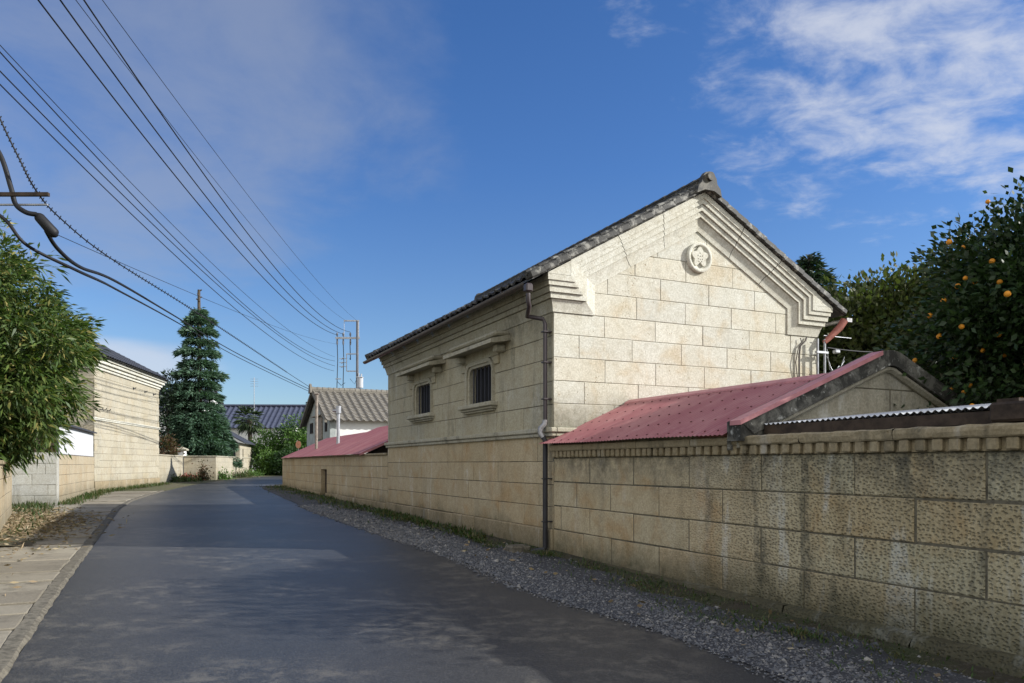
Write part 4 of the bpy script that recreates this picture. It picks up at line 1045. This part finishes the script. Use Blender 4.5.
# leafy tree at the left edge: narrow drooping leaves
T, C_ = tree('leafy_tree', 'bushy tree with narrow drooping leaves leaning over the low wall at the left edge', 'tree', (-11.85, 15.6, .1),
     [(-.5, 0, 4.7, 2.2, 2.2, 1.75), (.8, -.2, 3.6, 2.2, 2.1, 1.5), (-1.0, -.8, 3.4, 2.3, 2.0, 1.9), (.1, -.5, 2.3, 1.9, 1.8, 1.0), (.9, 0, 5.1, 1.3, 1.5, 1.25), (1.5, .3, 3.9, 1.4, 1.4, 1.2), (-.2, 0, 3.6, 1.6, 1.5, 1.7), (.9, -.3, 2.7, 1.7, 1.6, 1.0), (1.75, -.2, 2.75, 1.15, 1.3, .95), (.6, -.4, 1.9, 1.5, 1.4, .7)],
     680, 96, .185, .21, .048, M['bamboo'], 4.6, .13, 21, up=-.05, droop=.65, shell=.52)
# tall conifer in stacked tiers
def conifer(name, label, loc, H, tiers, mat, seed, L=.42, spike=0., n_mul=1., group=None):
    T = thing(name, label, 'tree', loc, 0, group); rg = np.random.default_rng(seed); B_, D_ = [], []
    for z, r, th in tiers:
        nb = int(11+r*3.5)
        for k in range(nb):
            a = 6.28319*(k+rg.uniform(-.35, .35))/nb; rr = r*rg.uniform(.72, 1.1); n = int(95*rr*n_mul)
            t = rg.random(n)**.65; wv = .12+.30*np.sin(np.pi*np.minimum(t*1.05, 1))*rr*.6
            rad_ = t*rr; lat = rg.normal(size=n)*wv*.55
            zz = z+rg.uniform(-.12, .12)+th*(.35*np.sin(t*2.6)-.45*t*t)+rg.normal(size=n)*th*.17
            B_.append(np.stack([rad_*np.cos(a)-lat*np.sin(a), rad_*np.sin(a)+lat*np.cos(a), zz], 1))
            dv = np.stack([np.cos(a)+rg.normal(size=n)*.45, np.sin(a)+rg.normal(size=n)*.45, rg.normal(size=n)*.3-.05], 1); D_.append(dv)
    B_ = np.concatenate(B_); D_ = np.concatenate(D_); n = len(B_)
    leaf_mesh('crown', B_, D_, L*rg.uniform(.6, 1.2, n), .085*rg.uniform(.7, 1.3, n)*L/.42, mat, T, .25, seed)
    mb = MB(); mb.tube([(0, 0, -.3), (.05, 0, H*.5), (0, 0, H)], [.28, .18, .10], 9)
    if spike:
        R = random.Random(seed)
        for k in range(6): a = k*2.3; z = H-.1-k*.16; mb.tube([(0, 0, z), (.22*math.cos(a), .22*math.sin(a), z+.10)], [.07, .04], 6)
    mb.build('trunk', M['bark'], T); return T
Hc = 13.4; tiers = [(11.75, .55, .5)]
z = 11.15; k = 0
while z > 1.2:
    f = (11.6-z)/10.4
    r = (1.05, 1.35, 1.15, 1.5, 1.3, 1.7, 1.5, 1.75, 1.7, 1.9)[k] if k < 10 else 1.85+.75*min(1, (k-9)/6)+.15*math.sin(k*2.1)
    tiers.append((z, r, .50 if k < 9 else .85)); z -= .76 if k < 9 else .5; k += 1
conifer('tall_conifer', 'tall tiered blue-green conifer with bare trunk tip behind the white garden wall', (-23.4, 56.2, .4), Hc, tiers, M['cedar'], 31, .40, 1, 1.25).scale = (1.0, 1.0, 1.05)
# growth beside and behind the conifer
tree('evergreen_tree', 'dark rounded evergreen between the cream storehouse and the tall conifer', 'tree', (-25.4, 55.5, .4), [(0, 0, 4.2, 1.9, 1.9, 3.2), (.5, .3, 6., 1.2, 1.2, 1.6)], 150, 40, .40, .30, .14, M['darkleaf'], 5, .18, 33)
tree('russet_shrub', 'russet-leaved shrub above the white wall beside the gate post', 'shrub', (-22.3, 47.9, .35), [(0, 0, 1.9, 1.0, .8, 1.1)], 46, 30, .22, .20, .10, M['russet'], 1.6, .05, 34)
for i, (x, y, h, r, m, lab) in enumerate(((-21.4, 66.5, 3.6, 1.7, 'hedge', 'bright green rounded garden tree right of the garden shed'), (-19.6, 67.0, 4.6, 1.7, 'hedge2', 'deep green tree beside the bright green garden tree'), (-18.0, 66.0, 5.3, 1.9, 'hedge', 'tall bushy green tree next to the old house gable'), (-15.8, 68, 5.8, 2.2, 'hedge2', 'dense green tree mostly hidden behind the old house'))):
    tree('garden_tree', lab, 'tree', (x, y, .5), [(0, 0, h*.62, r, r, h*.38), (.4, -.3, h*.35, r*.95, r*.9, h*.33)], 130, 42, .36, .26, .13, M[m], h*.6, .14, 40+i, group='trees at the bend in the road')
for i, (x, y, h, r, m, lab) in enumerate(((-20.4, 63.6, 1.9, 1.15, 'hedge', 'light green leafy bush at the bend beside the garden shed'), (-18.6, 63.2, 2.2, 1.3, 'hedge2', 'larger green bush at the bend in the road'), (-16.7, 62.8, 2.2, 1.3, 'hedge', 'green bush beside the far corner of the red-roofed outbuilding'))):
    tree('garden_bush', lab, 'bush', (x, y, .45), [(0, 0, h*.5, r, r, h*.55)], 90, 40, .26, .22, .12, M[m], h*.5, .05, 50+i, group='bushes at the bend in the road')
conifer('clipped_pine', 'dark small pine with cloud-pruned top above the green garden trees', (-18.9, 72, .5), 7.2, [(6.6, .75, .8), (5.9, 1.0, .7), (5.0, 1.25, .8), (4.2, 1.4, .8), (3.2, 1.5, .9)], M['darkleaf'], 61, .34, 0, 1.2)
# fan palm
PT = thing('fan_palm', 'fan palm with ragged crown in front of the blue-roofed house', 'palm', (-24.1, 69, .5)); R = random.Random(3); rg = np.random.default_rng(9); B_, D_, LL_ = [], [], []
for k in range(64):
    a = R.uniform(0, 6.283); el = R.uniform(-.9, 1.1); s = R.uniform(.6, 1.05); cpt = np.array([math.cos(a)*math.cos(el), math.sin(a)*math.cos(el), math.sin(el)])*s+np.array([0, 0, 5.0])
    for q in range(13):
        t = (q-6)/6*1.25; d = np.array([math.cos(a+t*.9)*math.cos(el), math.sin(a+t*.9)*math.cos(el), math.sin(el)+math.cos(t)*.1]); B_.append(cpt); D_.append(d); LL_.append(R.uniform(.5, .95))
leaf_mesh('fronds', np.array(B_), np.array(D_), np.array(LL_), .11, M['palm'], PT, .7, 9)
mb = MB(); mb.tube([(0, 0, -.3), (.1, 0, 2.5), (0, 0, 5.0)], [.20, .17, .22], 10); mb.build('trunk', M['bark'], PT)
# plants at the foot of the walls
def tuft(name, label, cat, X, Y, r, h, n, mat, seed, L=.22, Wd=.05):
    rg = np.random.default_rng(seed); T = thing(name, label, cat, (X, Y, gzw(X, Y)))
    b = np.stack([rg.normal(size=n)*r*.5, rg.normal(size=n)*r*.4, np.abs(rg.normal(size=n))*h*.45], 1); d = rg.normal(size=(n, 3))*.6; d[:, 2] += .5
    leaf_mesh('leaves', b, d, L*rg.uniform(.6, 1.2, n), Wd, mat, T, .3, seed); mb = MB()
    for k in range(5): mb.tube([(0, 0, -.05), (r*.3*math.cos(k*1.3), r*.3*math.sin(k*1.3), h*.6)], .012, 5)
    mb.build('stems', M['bark'], T)
tuft('flower_bed', 'low bed of pink flowers by the gate post', 'flowers', -20.9, 48.9, .9, .35, 420, M['flower'], 71, .18, .10)
tuft('potted_shrub', 'small dark shrub in front of the cream garden wall', 'shrub', -20.0, 48.7, .42, 1.0, 330, M['russet'], 72, .22, .08)
tuft('roadside_plant', 'yellow-green leafy plant on the verge at the corner of the cream wall', 'plant', -19.6, 51.0, .5, .6, 300, M['hedge'], 73, .22, .08)
tuft('roadside_plant', 'wide low weed clump further along the cream wall', 'plant', -20.3, 56.0, 1.0, .45, 420, M['grass'], 74, .28, .06)
tuft('roadside_plant', 'grassy weed clump at the foot of the garden shed', 'plant', -20.9, 60.6, .9, .45, 350, M['hedge'], 75, .28, .06)
tuft('verge_plant', 'bright green low plants along the foot of the white wall', 'plant', -20.3, 46.2, 1.1, .3, 600, M['grass'], 76, .25, .06)
# trees on the right
T, C_ = tree('orange_tree', 'dark glossy orange tree full of ripe oranges above the lean-to', 'tree', (7.35, 9.45, 0), [(0, 0, 3.35, 2.1, 2.0, 1.5), (-.9, -.1, 3.75, 1.15, 1.3, .9), (.7, .2, 3.9, 1.6, 1.7, 1.2), (-.55, .2, 2.8, 1.7, 1.6, 1.1), (1.2, -.5, 3.1, 1.9, 1.8, 1.4)],
     1250, 72, .20, .105, .055, M['citrus'], 3.2, .13, 81, up=.25, droop=.25, shell=.3)
rg = np.random.default_rng(82)
vis = [c for c in C_ if c[1]*.8+c[0]*.6 < -.25 and c[2] > 2.1]
rg.shuffle(vis)
om = None
for k, c in enumerate(vis[:95]):
    if om is None:
        bm_ = MB(); n = 10; bm_.smooth = True
        bm_.sweep([[(0.031*math.sin(p)*math.cos(6.28319*q/n), .031*math.sin(p)*math.sin(6.28319*q/n), .030*math.cos(p)) for q in range(n+1)] for p in frange(.001, math.pi-.001, 7)])
        o = bm_.build('orange', M['orange'], T); om = o
    else: o = om.copy(); COL.objects.link(o); o.parent = T
    dd = np.array(c)-np.array([.2, 0, 3.6]); dd /= np.linalg.norm(dd); p = np.array(c)+dd*.15+np.array([-.13, -.19, -.08])+rg.normal(size=3)*.09; o.location = p
    o.scale = (s_ := rg.uniform(.85, 1.15), s_, s_)
BT = [((10.9, 27.5), [(0, 0, 5.6, 1.2, 1.2, 3.4)], 'darkleaf', 'dark pointed evergreen rising just behind the storehouse gable', 9.2, 1),
      ((12.3, 25.5), [(0, 0, 5.4, 2.3, 2.0, 2.2), (-.9, 0, 3.9, 2.0, 1.8, 2.2), (1.0, 0, 6.2, 1.5, 1.4, 1.4)], 'broad', 'olive green broadleaf tree between the storehouse and the orange tree', 6, 2),
      ((15.2, 25.0), [(0, 0, 5.6, 2.4, 2.0, 2.4), (.8, 0, 3.8, 2.2, 1.8, 2.4)], 'broad', 'dull green broadleaf tree behind the left side of the orange tree', 6, 3),
      ((18.6, 24.0), [(0, 0, 5.0, 2.6, 2.2, 2.6), (0, 0, 2.6, 2.6, 2.2, 2.2)], 'darkleaf', 'dark tree mass behind the middle of the orange tree', 5, 4),
      ((13.4, 20.0), [(0, 0, 2.4, 2.2, 1.6, 2.0)], 'citrus', 'low dark garden tree behind the stone gable of the outbuilding', 3, 5)]
for (x, y), lobes, m, lab, h, i in BT:
    if i == 1: conifer('background_tree', lab, (x, y, .1), 9.0, [(8.6, .35, .6), (8.0, .7, .7), (7.3, 1.0, .8), (6.5, 1.3, .8), (5.6, 1.6, .9), (4.6, 1.8, .9), (3.6, 1.9, .9)], M['darkleaf'], 90, .34, 0, 1.3, group='trees behind the outbuilding')
    else: tree('background_tree', lab, 'tree', (x, y, .1), lobes, 420 if m == 'broad' else 300, 60, .42, .24, .13, M[m], h*.8, .16, 90+i, group='trees behind the outbuilding')
# garden trees beyond the right edge of the frame, whose shade falls on the wall and the road
tree('shade_tree', 'broad garden tree standing beyond the orange tree', 'tree', (9.3, 7.6, 0), [(0, 0, 4.6, 2.0, 1.9, 1.9), (.6, -.6, 3.4, 2.0, 1.6, 1.4)], 230, 40, .32, .14, .07, M['citrus'], 3.6, .15, 97)
# ------------------------------------------------------------------ poles and wires
NP = thing('near_pole', 'near utility pole at the left edge with two crossarms', 'utility pole', (-9.35, 13.0, 0))
mb = MB(); mb.tube([(0, 0, -.3), (0, 0, 11.6)], .17, 12, .11); mb.build('pole', M['concrete_pole'], NP)
mb = MB(); mb.box(-.3, 1.43, -.17, -.11, 6.03, 6.09); mb.build('crossarm', M['wood'], NP)
mb = MB(); mb.box(-.3, 1.25, .10, .14, 5.96, 5.985); mb.build('crossarm', M['steel'], NP)
mb = MB(); mb.box(-.2, 2.1, -.05, .05, 9.62, 9.72); mb.build('crossarm', M['steel'], NP)
mb = MB(); mb.box(-.1, .62, -.05, .05, 7.9, 8.8) if False else mb.tube([(.45, 0, 7.85), (.45, 0, 8.85)], .03, 6)
mb.tube([(0, 0, 8.0), (.45, 0, 8.0)], .025, 6); mb.tube([(0, 0, 8.7), (.45, 0, 8.7)], .025, 6); mb.build('rack', M['steel'], NP)
FP = thing('far_pole', 'distant utility pole with crossarms and transformer above the old house roof', 'utility pole', (-11.52, 56, .4))
mb = MB(); mb.tube([(0, 0, -.5), (0, 0, 11.7)], .13, 10, .085); mb.build('pole', M['concrete_pole'], FP)
mb = MB(); mb.box(-1.62, .18, -.05, .05, 10.36, 10.50); mb.build('crossarm', M['steel'], FP)
mb = MB(); mb.box(-1.0, .14, -.04, .04, 11.66, 11.76); mb.tube([(-.98, 0, 10.4), (-.98, 0, 11.7)], .02, 5); mb.tube([(.1, 0, 10.4), (.1, 0, 11.7)], .03, 5); mb.build('top_arm', M['steel'], FP)
for x in (-1.5, -1.05, -.52):
    mb = MB(); mb.tube([(x, 0, 10.5), (x, 0, 10.6), (x, 0, 10.62), (x, 0, 10.72), (x, 0, 10.74), (x, 0, 10.84)], [.03, .03, .075, .06, .075, .03], 8); mb.tube([(x, .02, 10.36), (x, .02, 10.05), (x, .02, 9.9)], [.05, .07, .04], 8)
    mb.build('insulator', M['porcelain'], FP)
mb = MB(); mb.box(-.82, .1, -.04, .04, 9.2, 9.28); mb.box(-.78, .1, -.04, .04, 7.92, 8.0); mb.tube([(-.80, 0, 7.95), (-.80, 0, 9.25)], .03, 6)
for z in (8.3, 8.6, 8.9): mb.tube([(-1.35, 0, z), (-.8, 0, z)], .022, 5); mb.tube([(-1.2, 0, z-.05), (-1.0, 0, z+.05)], .045, 6)
mb.box(-1.15, .2, -.3, .3, 6.6, 6.68); mb.box(-1.62, -1.2, -.03, .03, 7.35, 7.42)
mb.build('equipment_frame', M['steel'], FP)
mb = MB(); mb.tube([(.22, -.1, 6.7), (.22, -.1, 7.45)], .24, 14); mb.box(-.02, .46, -.34, .1, 7.45, 7.52, .02)
mb.tube([(.12, -.1, 7.5), (.12, -.1, 7.8)], .05, 8); mb.tube([(.32, -.1, 7.5), (.32, -.1, 7.75)], .05, 8); mb.build('transformer', M['transformer'], FP)
mb = MB()
for x, b in ((-1.5, 6.7), (-1.05, 6.6), (-.55, 8.9)):
    mb.tube([(x, .02, 9.95), (x+.04, 0, 8.8), (x-.02, 0, b)], .03, 5)
mb.tube([(-.55, 0, 7.4), (-.2, 0, 7.0), (.12, -.1, 7.75)], .018, 5); mb.tube([(-1.5, 0, 7.2), (-1.2, 0, 6.9), (-.9, 0, 7.1)], .02, 5); mb.build('drop_cables', M['cable'], FP)

def wire(a, b, S, r, label, name='overhead_wire', n=44, t0=-.012, spiral=False, group='overhead wires along the road', cat='wire'):
    a, b = Vector(a), Vector(b)
    P = [a.lerp(b, t)-Vector((0, 0, 4*S*t*(1-t))) for t in [t0+(1-t0)*k/n for k in range(n+1)]]
    o_ = P[0].copy(); mb = MB(); mb.tube([p-o_ for p in P], r, 6)
    if spiral:     # short hangers along the messenger
        for k in range(150):
            t = .004+k*.0033; p = a.lerp(b, t)-Vector((0, 0, 4*S*t*(1-t)))-o_
            mb.tube([p+Vector((-.02, 0, -.03)), p+Vector((.03, .01, .045))], .010, 4)
    tag(mb.build(name, M['cable'], None, o_), label, cat, group)
WR = [((-8.19, 13, 9.47), (-13.03, 56, 11.06), 1.08, .016, 'lowest of the three heavy black wires running to the far pole crossarm'),
 ((-7.81, 13, 9.47), (-12.59, 56, 11.13), 1.10, .016, 'middle one of the three heavy black wires running to the far pole crossarm'),
 ((-7.40, 13, 9.47), (-12.06, 56, 11.28), 1.21, .016, 'uppermost of the three heavy black wires running to the far pole crossarm'),
 ((-7.54, 13, 9.47), (-12.36, 56, 12.12), .69, .007, 'thin wire close beside the uppermost heavy wire'),
 ((-7.08, 13, 9.47), (-11.54, 56, 12.12), .51, .007, 'rightmost thin wire reaching the top arm of the far pole'),
 ((-8.85, 13, 8.69), (-13.18, 56, 9.42), .86, .008, 'thin upper wire of the four lower parallel wires'),
 ((-8.76, 13, 8.47), (-13.18, 56, 9.12), 1.12, .012, 'second wire from the top of the four lower parallel wires'),
 ((-8.85, 13, 8.24), (-13.18, 56, 8.75), .91, .012, 'third wire from the top of the four lower parallel wires'),
 ((-8.82, 13, 7.98), (-13.26, 56, 8.38), .92, .012, 'bottom wire of the four lower parallel wires')]
for a, b, S, r, lab in WR: wire(a, b, S, r, lab, t0=-.02)
wire((-7.9, 13, 5.43), (-13.11, 56, 10.39), .28, .006, 'thin service wire climbing from the splice case past the conifer tip', cat='wire', t0=0)
def fpx(x, y, Z): return Vector(((x-512)/752*Z, Z, 1.45-(y-464)/752*Z))
def spline(P, n=8):
    out = []
    for i in range(len(P)-1):
        p0, p1, p2, p3 = P[max(i-1, 0)], P[i], P[i+1], P[min(i+2, len(P)-1)]
        for k in range(n):
            t = k/n; out.append(.5*((2*p1)+(p2-p0)*t+(2*p0-5*p1+4*p2-p3)*t*t+(3*p1-p0-3*p2+p3)*t**3))
    return out+[P[-1]]
def cable(P, r, label, name):
    P = [Vector(p) for p in P]; Q = spline(P); o_ = Q[0].copy(); mb = MB(); mb.tube([q-o_ for q in Q], [r*(1-.5*min(1, max(0, q.y-15)/12)) for q in Q], 8); tag(mb.build(name, M['cable'], None, o_), label, 'cable', 'thick cables at the splice case')
cable([(-9.2, 13, 7.30), (-8.85, 13, 6.8), (-8.66, 13, 6.22), (-8.58, 13, 5.94), (-8.40, 13, 5.80), (-8.25, 13.05, 5.78)], .042, 'thick black cable looping down into the splice case at the left edge', 'looping_cable')
cable([(-8.24, 13.3, 5.57), (-8.39, 13.9, 5.42), (-8.73, 15.2, 5.43), (-9.5, 18, 5.83), (-10.76, 24, 6.17), (-12.3, 34, 6.38), (-12.7, 48, 6.11), (-12.8, 56, 6.07)], .036, 'upper one of the two thick black cables leaving the splice case', 'trunk_cable')
cable([(-9.2, 13, 5.98), (-8.75, 13, 5.66), (-8.5, 13.2, 5.28), (-8.25, 14.2, 5.12), (-8.85, 16.2, 5.38), (-9.55, 18.2, 5.66), (-10.78, 24, 6.02), (-12.32, 34, 6.24), (-12.72, 48, 5.98), (-12.82, 56, 5.94)], .03, 'lower one of the two thick black cables passing just above the leafy tree', 'trunk_cable')
MESS = [(-8.78, 12.6, 7.8), (-8.65, 12.7, 7.29), (-8.44, 12.9, 6.66), (-8.36, 13.2, 6.26), (-8.54, 14.2, 6.1), (-9.09, 17, 6.11), (-10.0, 23, 6.31), (-11.21, 31, 6.52), (-12.4, 44, 6.31), (-12.81, 56, 5.77)]
MC = spline([Vector(p) for p in MESS]); o_ = MC[0].copy(); mb = MB(); mb.tube([q-o_ for q in MC], .014, 6)
tot = 0
for q0, q1 in zip(MC, MC[1:]):
    n_ = max(1, int((q1-q0).length/.22)) if q0.y < 40 else 0
    for k in range(n_):
        p = q0.lerp(q1, k/n_)-o_; mb.tube([p+Vector((-.015, 0, -.035)), p+Vector((.02, .01, .04))], .009, 4)
tag(mb.build('messenger_cable', M['cable'], None, o_), 'messenger cable with little hangers all along it', 'cable', 'overhead wires along the road')
mb = MB(); p0, p1 = Vector((-.14, -.05, .17)), Vector((.14, .08, -.19))
mb.tube([p0, p0.lerp(p1, .08), p0.lerp(p1, .15), p0.lerp(p1, .85), p0.lerp(p1, .92), p1], [.03, .07, .085, .095, .08, .03], 12)
tag(mb.build('splice_case', M['cable'], None, (-8.15, 13.15, 5.64)), 'black cable splice case hanging above the leafy tree', 'splice case')
# service wire on the right
A_ = Vector((*yard(-.13, 6.0)[:2], 3.72)); B_ = Vector((11.6, 17.0, 4.75))
o_ = A_.copy(); mb = MB(); mb.tube([A_.lerp(B_, t)-Vector((0, 0, 4*.35*t*(1-t)))-o_ for t in frange(0, 1, 20)], .014, 6)
tag(mb.build('service_wire', M['cable'], None, o_), 'black service wire sagging from the storehouse corner towards the orange tree', 'wire')
# small things in the distance
s = thing('marker_post', 'small orange-faced marker on a post by the bushes at the bend', 'marker', (-13.2, 46.5, .4))
mb = MB(); mb.tube([(0, 0, -.2), (0, 0, 2.1)], .03, 8); mb.build('post', M['steel'], s)
mb = MB(); mb.prism([(.17*math.cos(k*.5236), 2.25+.24*math.sin(k*.5236)) for k in range(12)], gb, 0, .03); mb.build('face', M['signred'], s)
s = thing('antenna_mast', 'thin antenna mast beside the tall conifer', 'antenna', (-24.0, 70, .5)); mb = MB(); mb.tube([(0, 0, 0), (0, 0, 9.0)], .03, 6); mb.build('mast', M['steel'], s)
mb = MB()
for k in range(4): mb.tube([(-.35, 0, 8.2+k*.22), (.35, .1, 8.2+k*.22)], .012, 4)
mb.build('elements', M['steel'], s)

# ------------------------------------------------------------------ loose stuff on the ground
def stones(name, P, r, mat, seed):
    rg = np.random.default_rng(seed); n = len(P)
    base = np.array([(1, 0, 0), (-1, 0, 0), (0, 1, 0), (0, -1, 0), (0, 0, 1), (0, 0, -1)], float)
    V = base[None]*rg.uniform(.55, 1.25, (n, 6, 1))*r[:, None, None]; V += rg.normal(size=(n, 6, 3))*r[:, None, None]*.18; V[:, :, 2] *= .7
    a = rg.uniform(0, 6.28, n); c, s_ = np.cos(a)[:, None], np.sin(a)[:, None]
    V = np.stack([V[:, :, 0]*c-V[:, :, 1]*s_, V[:, :, 0]*s_+V[:, :, 1]*c, V[:, :, 2]], 2)+P[:, None, :]
    F0 = np.array([(0, 2, 4), (2, 1, 4), (1, 3, 4), (3, 0, 4), (2, 0, 5), (1, 2, 5), (3, 1, 5), (0, 3, 5)])
    F = (F0[None]+6*np.arange(n)[:, None, None]).reshape(-1, 3)
    me = bpy.data.meshes.new(name); me.from_pydata(V.reshape(-1, 3).tolist(), [], F.tolist()); me.materials.append(mat)
    o = bpy.data.objects.new(name, me); COL.objects.link(o); return o
def yard_np(u, v): return X0-u*SN+v*CS, Y0+u*CS+v*SN
rg = np.random.default_rng(101); n = 42000
u = -8.5+rg.random(n)**1.3*22; e = np.array([interp(RV, q) for q in u]); f_ = rg.random(n); v = e-.10+rg.normal(size=n)*.05+f_*(-e-.02)
keep = (rg.random(n) < np.where(f_ < .55, 1., .22)); u, v = u[keep], v[keep]
X, Y = yard_np(u, v); rr = rg.uniform(.006, .017, len(u))*(1+.5*(u > 2))*np.where(rg.random(len(u)) < .06, rg.uniform(1.5, 2.6, len(u)), 1.); Z = gzn(u)+.016+rr*.25
tag(stones('gravel', np.stack([X, Y, Z], 1), rr, M['gravel'], 1), kind='stuff')
def blades(name, P, h, wd, mat, seed, lean=.5):
    rg = np.random.default_rng(seed); n = len(P); d = rg.normal(size=(n, 3))*lean; d[:, 2] = 1; return leaf_mesh(name, P, d, h*rg.uniform(.5, 1.3, n), wd, mat, None, .25, seed)
PT_ = []
for (uu_, vv, r, k) in ((9.3, -.25, .6, 330), (4.2, -.3, .7, 220), (3.0, -.3, .6, 200), (7.4, -.3, 1., 260), (8.2, -.35, .55, 300), (6.6, -.3, .45, 260), (5.6, -.35, .35, 160), (2.2, -.45, .30, 200), (1.7, -.6, .22, 120), (.9, -.7, .25, 90), (-.35, -.35, .30, 180), (-1.6, -.4, .35, 130), (-3.3, -.55, .5, 160), (-2.6, -.3, 1.2, 240), (-3.9, -.3, .8, 260), (-6.0, -.3, 1.2, 320), (-8, -.3, 1.2, 150), (.9, -.3, .8, 140), (-4.5, -.85, .5, 150), (-5.2, -.75, .5, 240), (-5.75, -.55, .2, 260), (-6.3, -.45, .5, 130), (-6.9, -.9, .5, 120), (11.5, -.5, .9, 330), (14, -.5, 1.2, 330), (17, -.45, 1.2, 300), (21, -.4, 1.5, 300), (25, -.4, 1.5, 300), (28, -.4, 1.2, 250)):
    a = rg.normal(size=(k, 2))*r*.5; U_ = uu_+a[:, 0]*1.4; V_ = np.minimum(vv+a[:, 1]*.6, -.12); X, Y = yard_np(U_, V_); PT_.append(np.stack([X, Y, gzn(U_)+.03], 1))
P = np.concatenate(PT_); tag(blades('weeds', P, .10+.05*(P[:, 1] > 14)-.035*(P[:, 1] < 9), .014+.018*(P[:, 1] > 14), M['grass'], 103, .9), kind='stuff')
PT_ = []
def scatter_line(a, b, n, sp):
    t = rg.random(n)[:, None]; p = np.array(a)[None]*(1-t)+np.array(b)[None]*t+rg.normal(size=(n, 2))*sp; return np.array([(x, y, gzw(x, y)+.02) for x, y in p])
grs = np.concatenate([scatter_line((-13.75, 23.2), (-17.4, 32.3), 1500, .18), scatter_line((-17.4, 32.4), (-19.1, 41.5), 1200, .2), scatter_line((-15.8, 23.0), (-14.2, 23.1), 420, .14), scatter_line((-12.2, 19.0), (-14.5, 22.6), 700, .35), scatter_line((-9.1, 14), (-12.0, 19.0), 260, .15)])
tag(blades('verge_grass', grs, .20, .03, M['grass'], 104, .6), kind='stuff')
# dry leaves swept against the left wall
n = 5200; t = rg.random(n); lat = np.abs(rg.normal(size=n))*.75
pa, pb = np.array((-8.5, 12.2)), np.array((-13.2, 20.2)); dl = (pb-pa)/np.linalg.norm(pb-pa); nl = np.array((dl[1], -dl[0]))
t = np.clip(rg.normal(.55, .24, n), -.1, 1.05); p = pa+(pb-pa)*t[:, None]+nl*(lat-.25)[:, None]
Z = np.array([gzw(x, y) for x, y in p])+.075+rg.random(n)*.03
d = rg.normal(size=(n, 3)); d[:, 2] *= .18
tag(leaf_mesh('leaf_litter', np.column_stack([p, Z]), d, .12*rg.uniform(.5, 1.4, n), .03, M['litter'], None, .05, 7), kind='stuff')
n = 60; U_ = rg.uniform(-8, 3, n); V_ = rg.uniform(-1.5, -.15, n); X, Y = yard_np(U_, V_); d = rg.normal(size=(n, 3)); d[:, 2] *= .12
tag(leaf_mesh('fallen_leaves', np.stack([X, Y, gzn(U_)+.045], 1), d, rg.uniform(.05, .13, n), .04, M['litter'], None, .05, 8), kind='stuff')
n = 110; U_ = rg.uniform(-3, 12, n); V_ = -7.2-np.abs(rg.normal(size=n))*.9; X, Y = yard_np(U_, V_); d = rg.normal(size=(n, 3)); d[:, 2] *= .12
tag(leaf_mesh('scattered_leaves', np.stack([X, Y, gzn(U_)+.078], 1), d, rg.uniform(.05, .12, n), .03, M['litter'], None, .05, 9), kind='stuff')
# mound of verge soil beneath the litter
mb = MB(); secs = []
for k in range(15):
    t = k/14; c = pa*(1-t)+pb*t
    secs.append([(c[0]+nl[0]*q, c[1]+nl[1]*q, gzw(*c)+hh) for q, hh in ((-1.6, .10), (-.6, .11+.02*math.sin(k*2.1)), (.1, .085), (.55+.15*math.sin(k*1.7), .055), (.9+.15*math.sin(k*1.3), .0))])
mb.sweep(secs); tag(mb.build('verge', M['soil'], None), kind='structure')
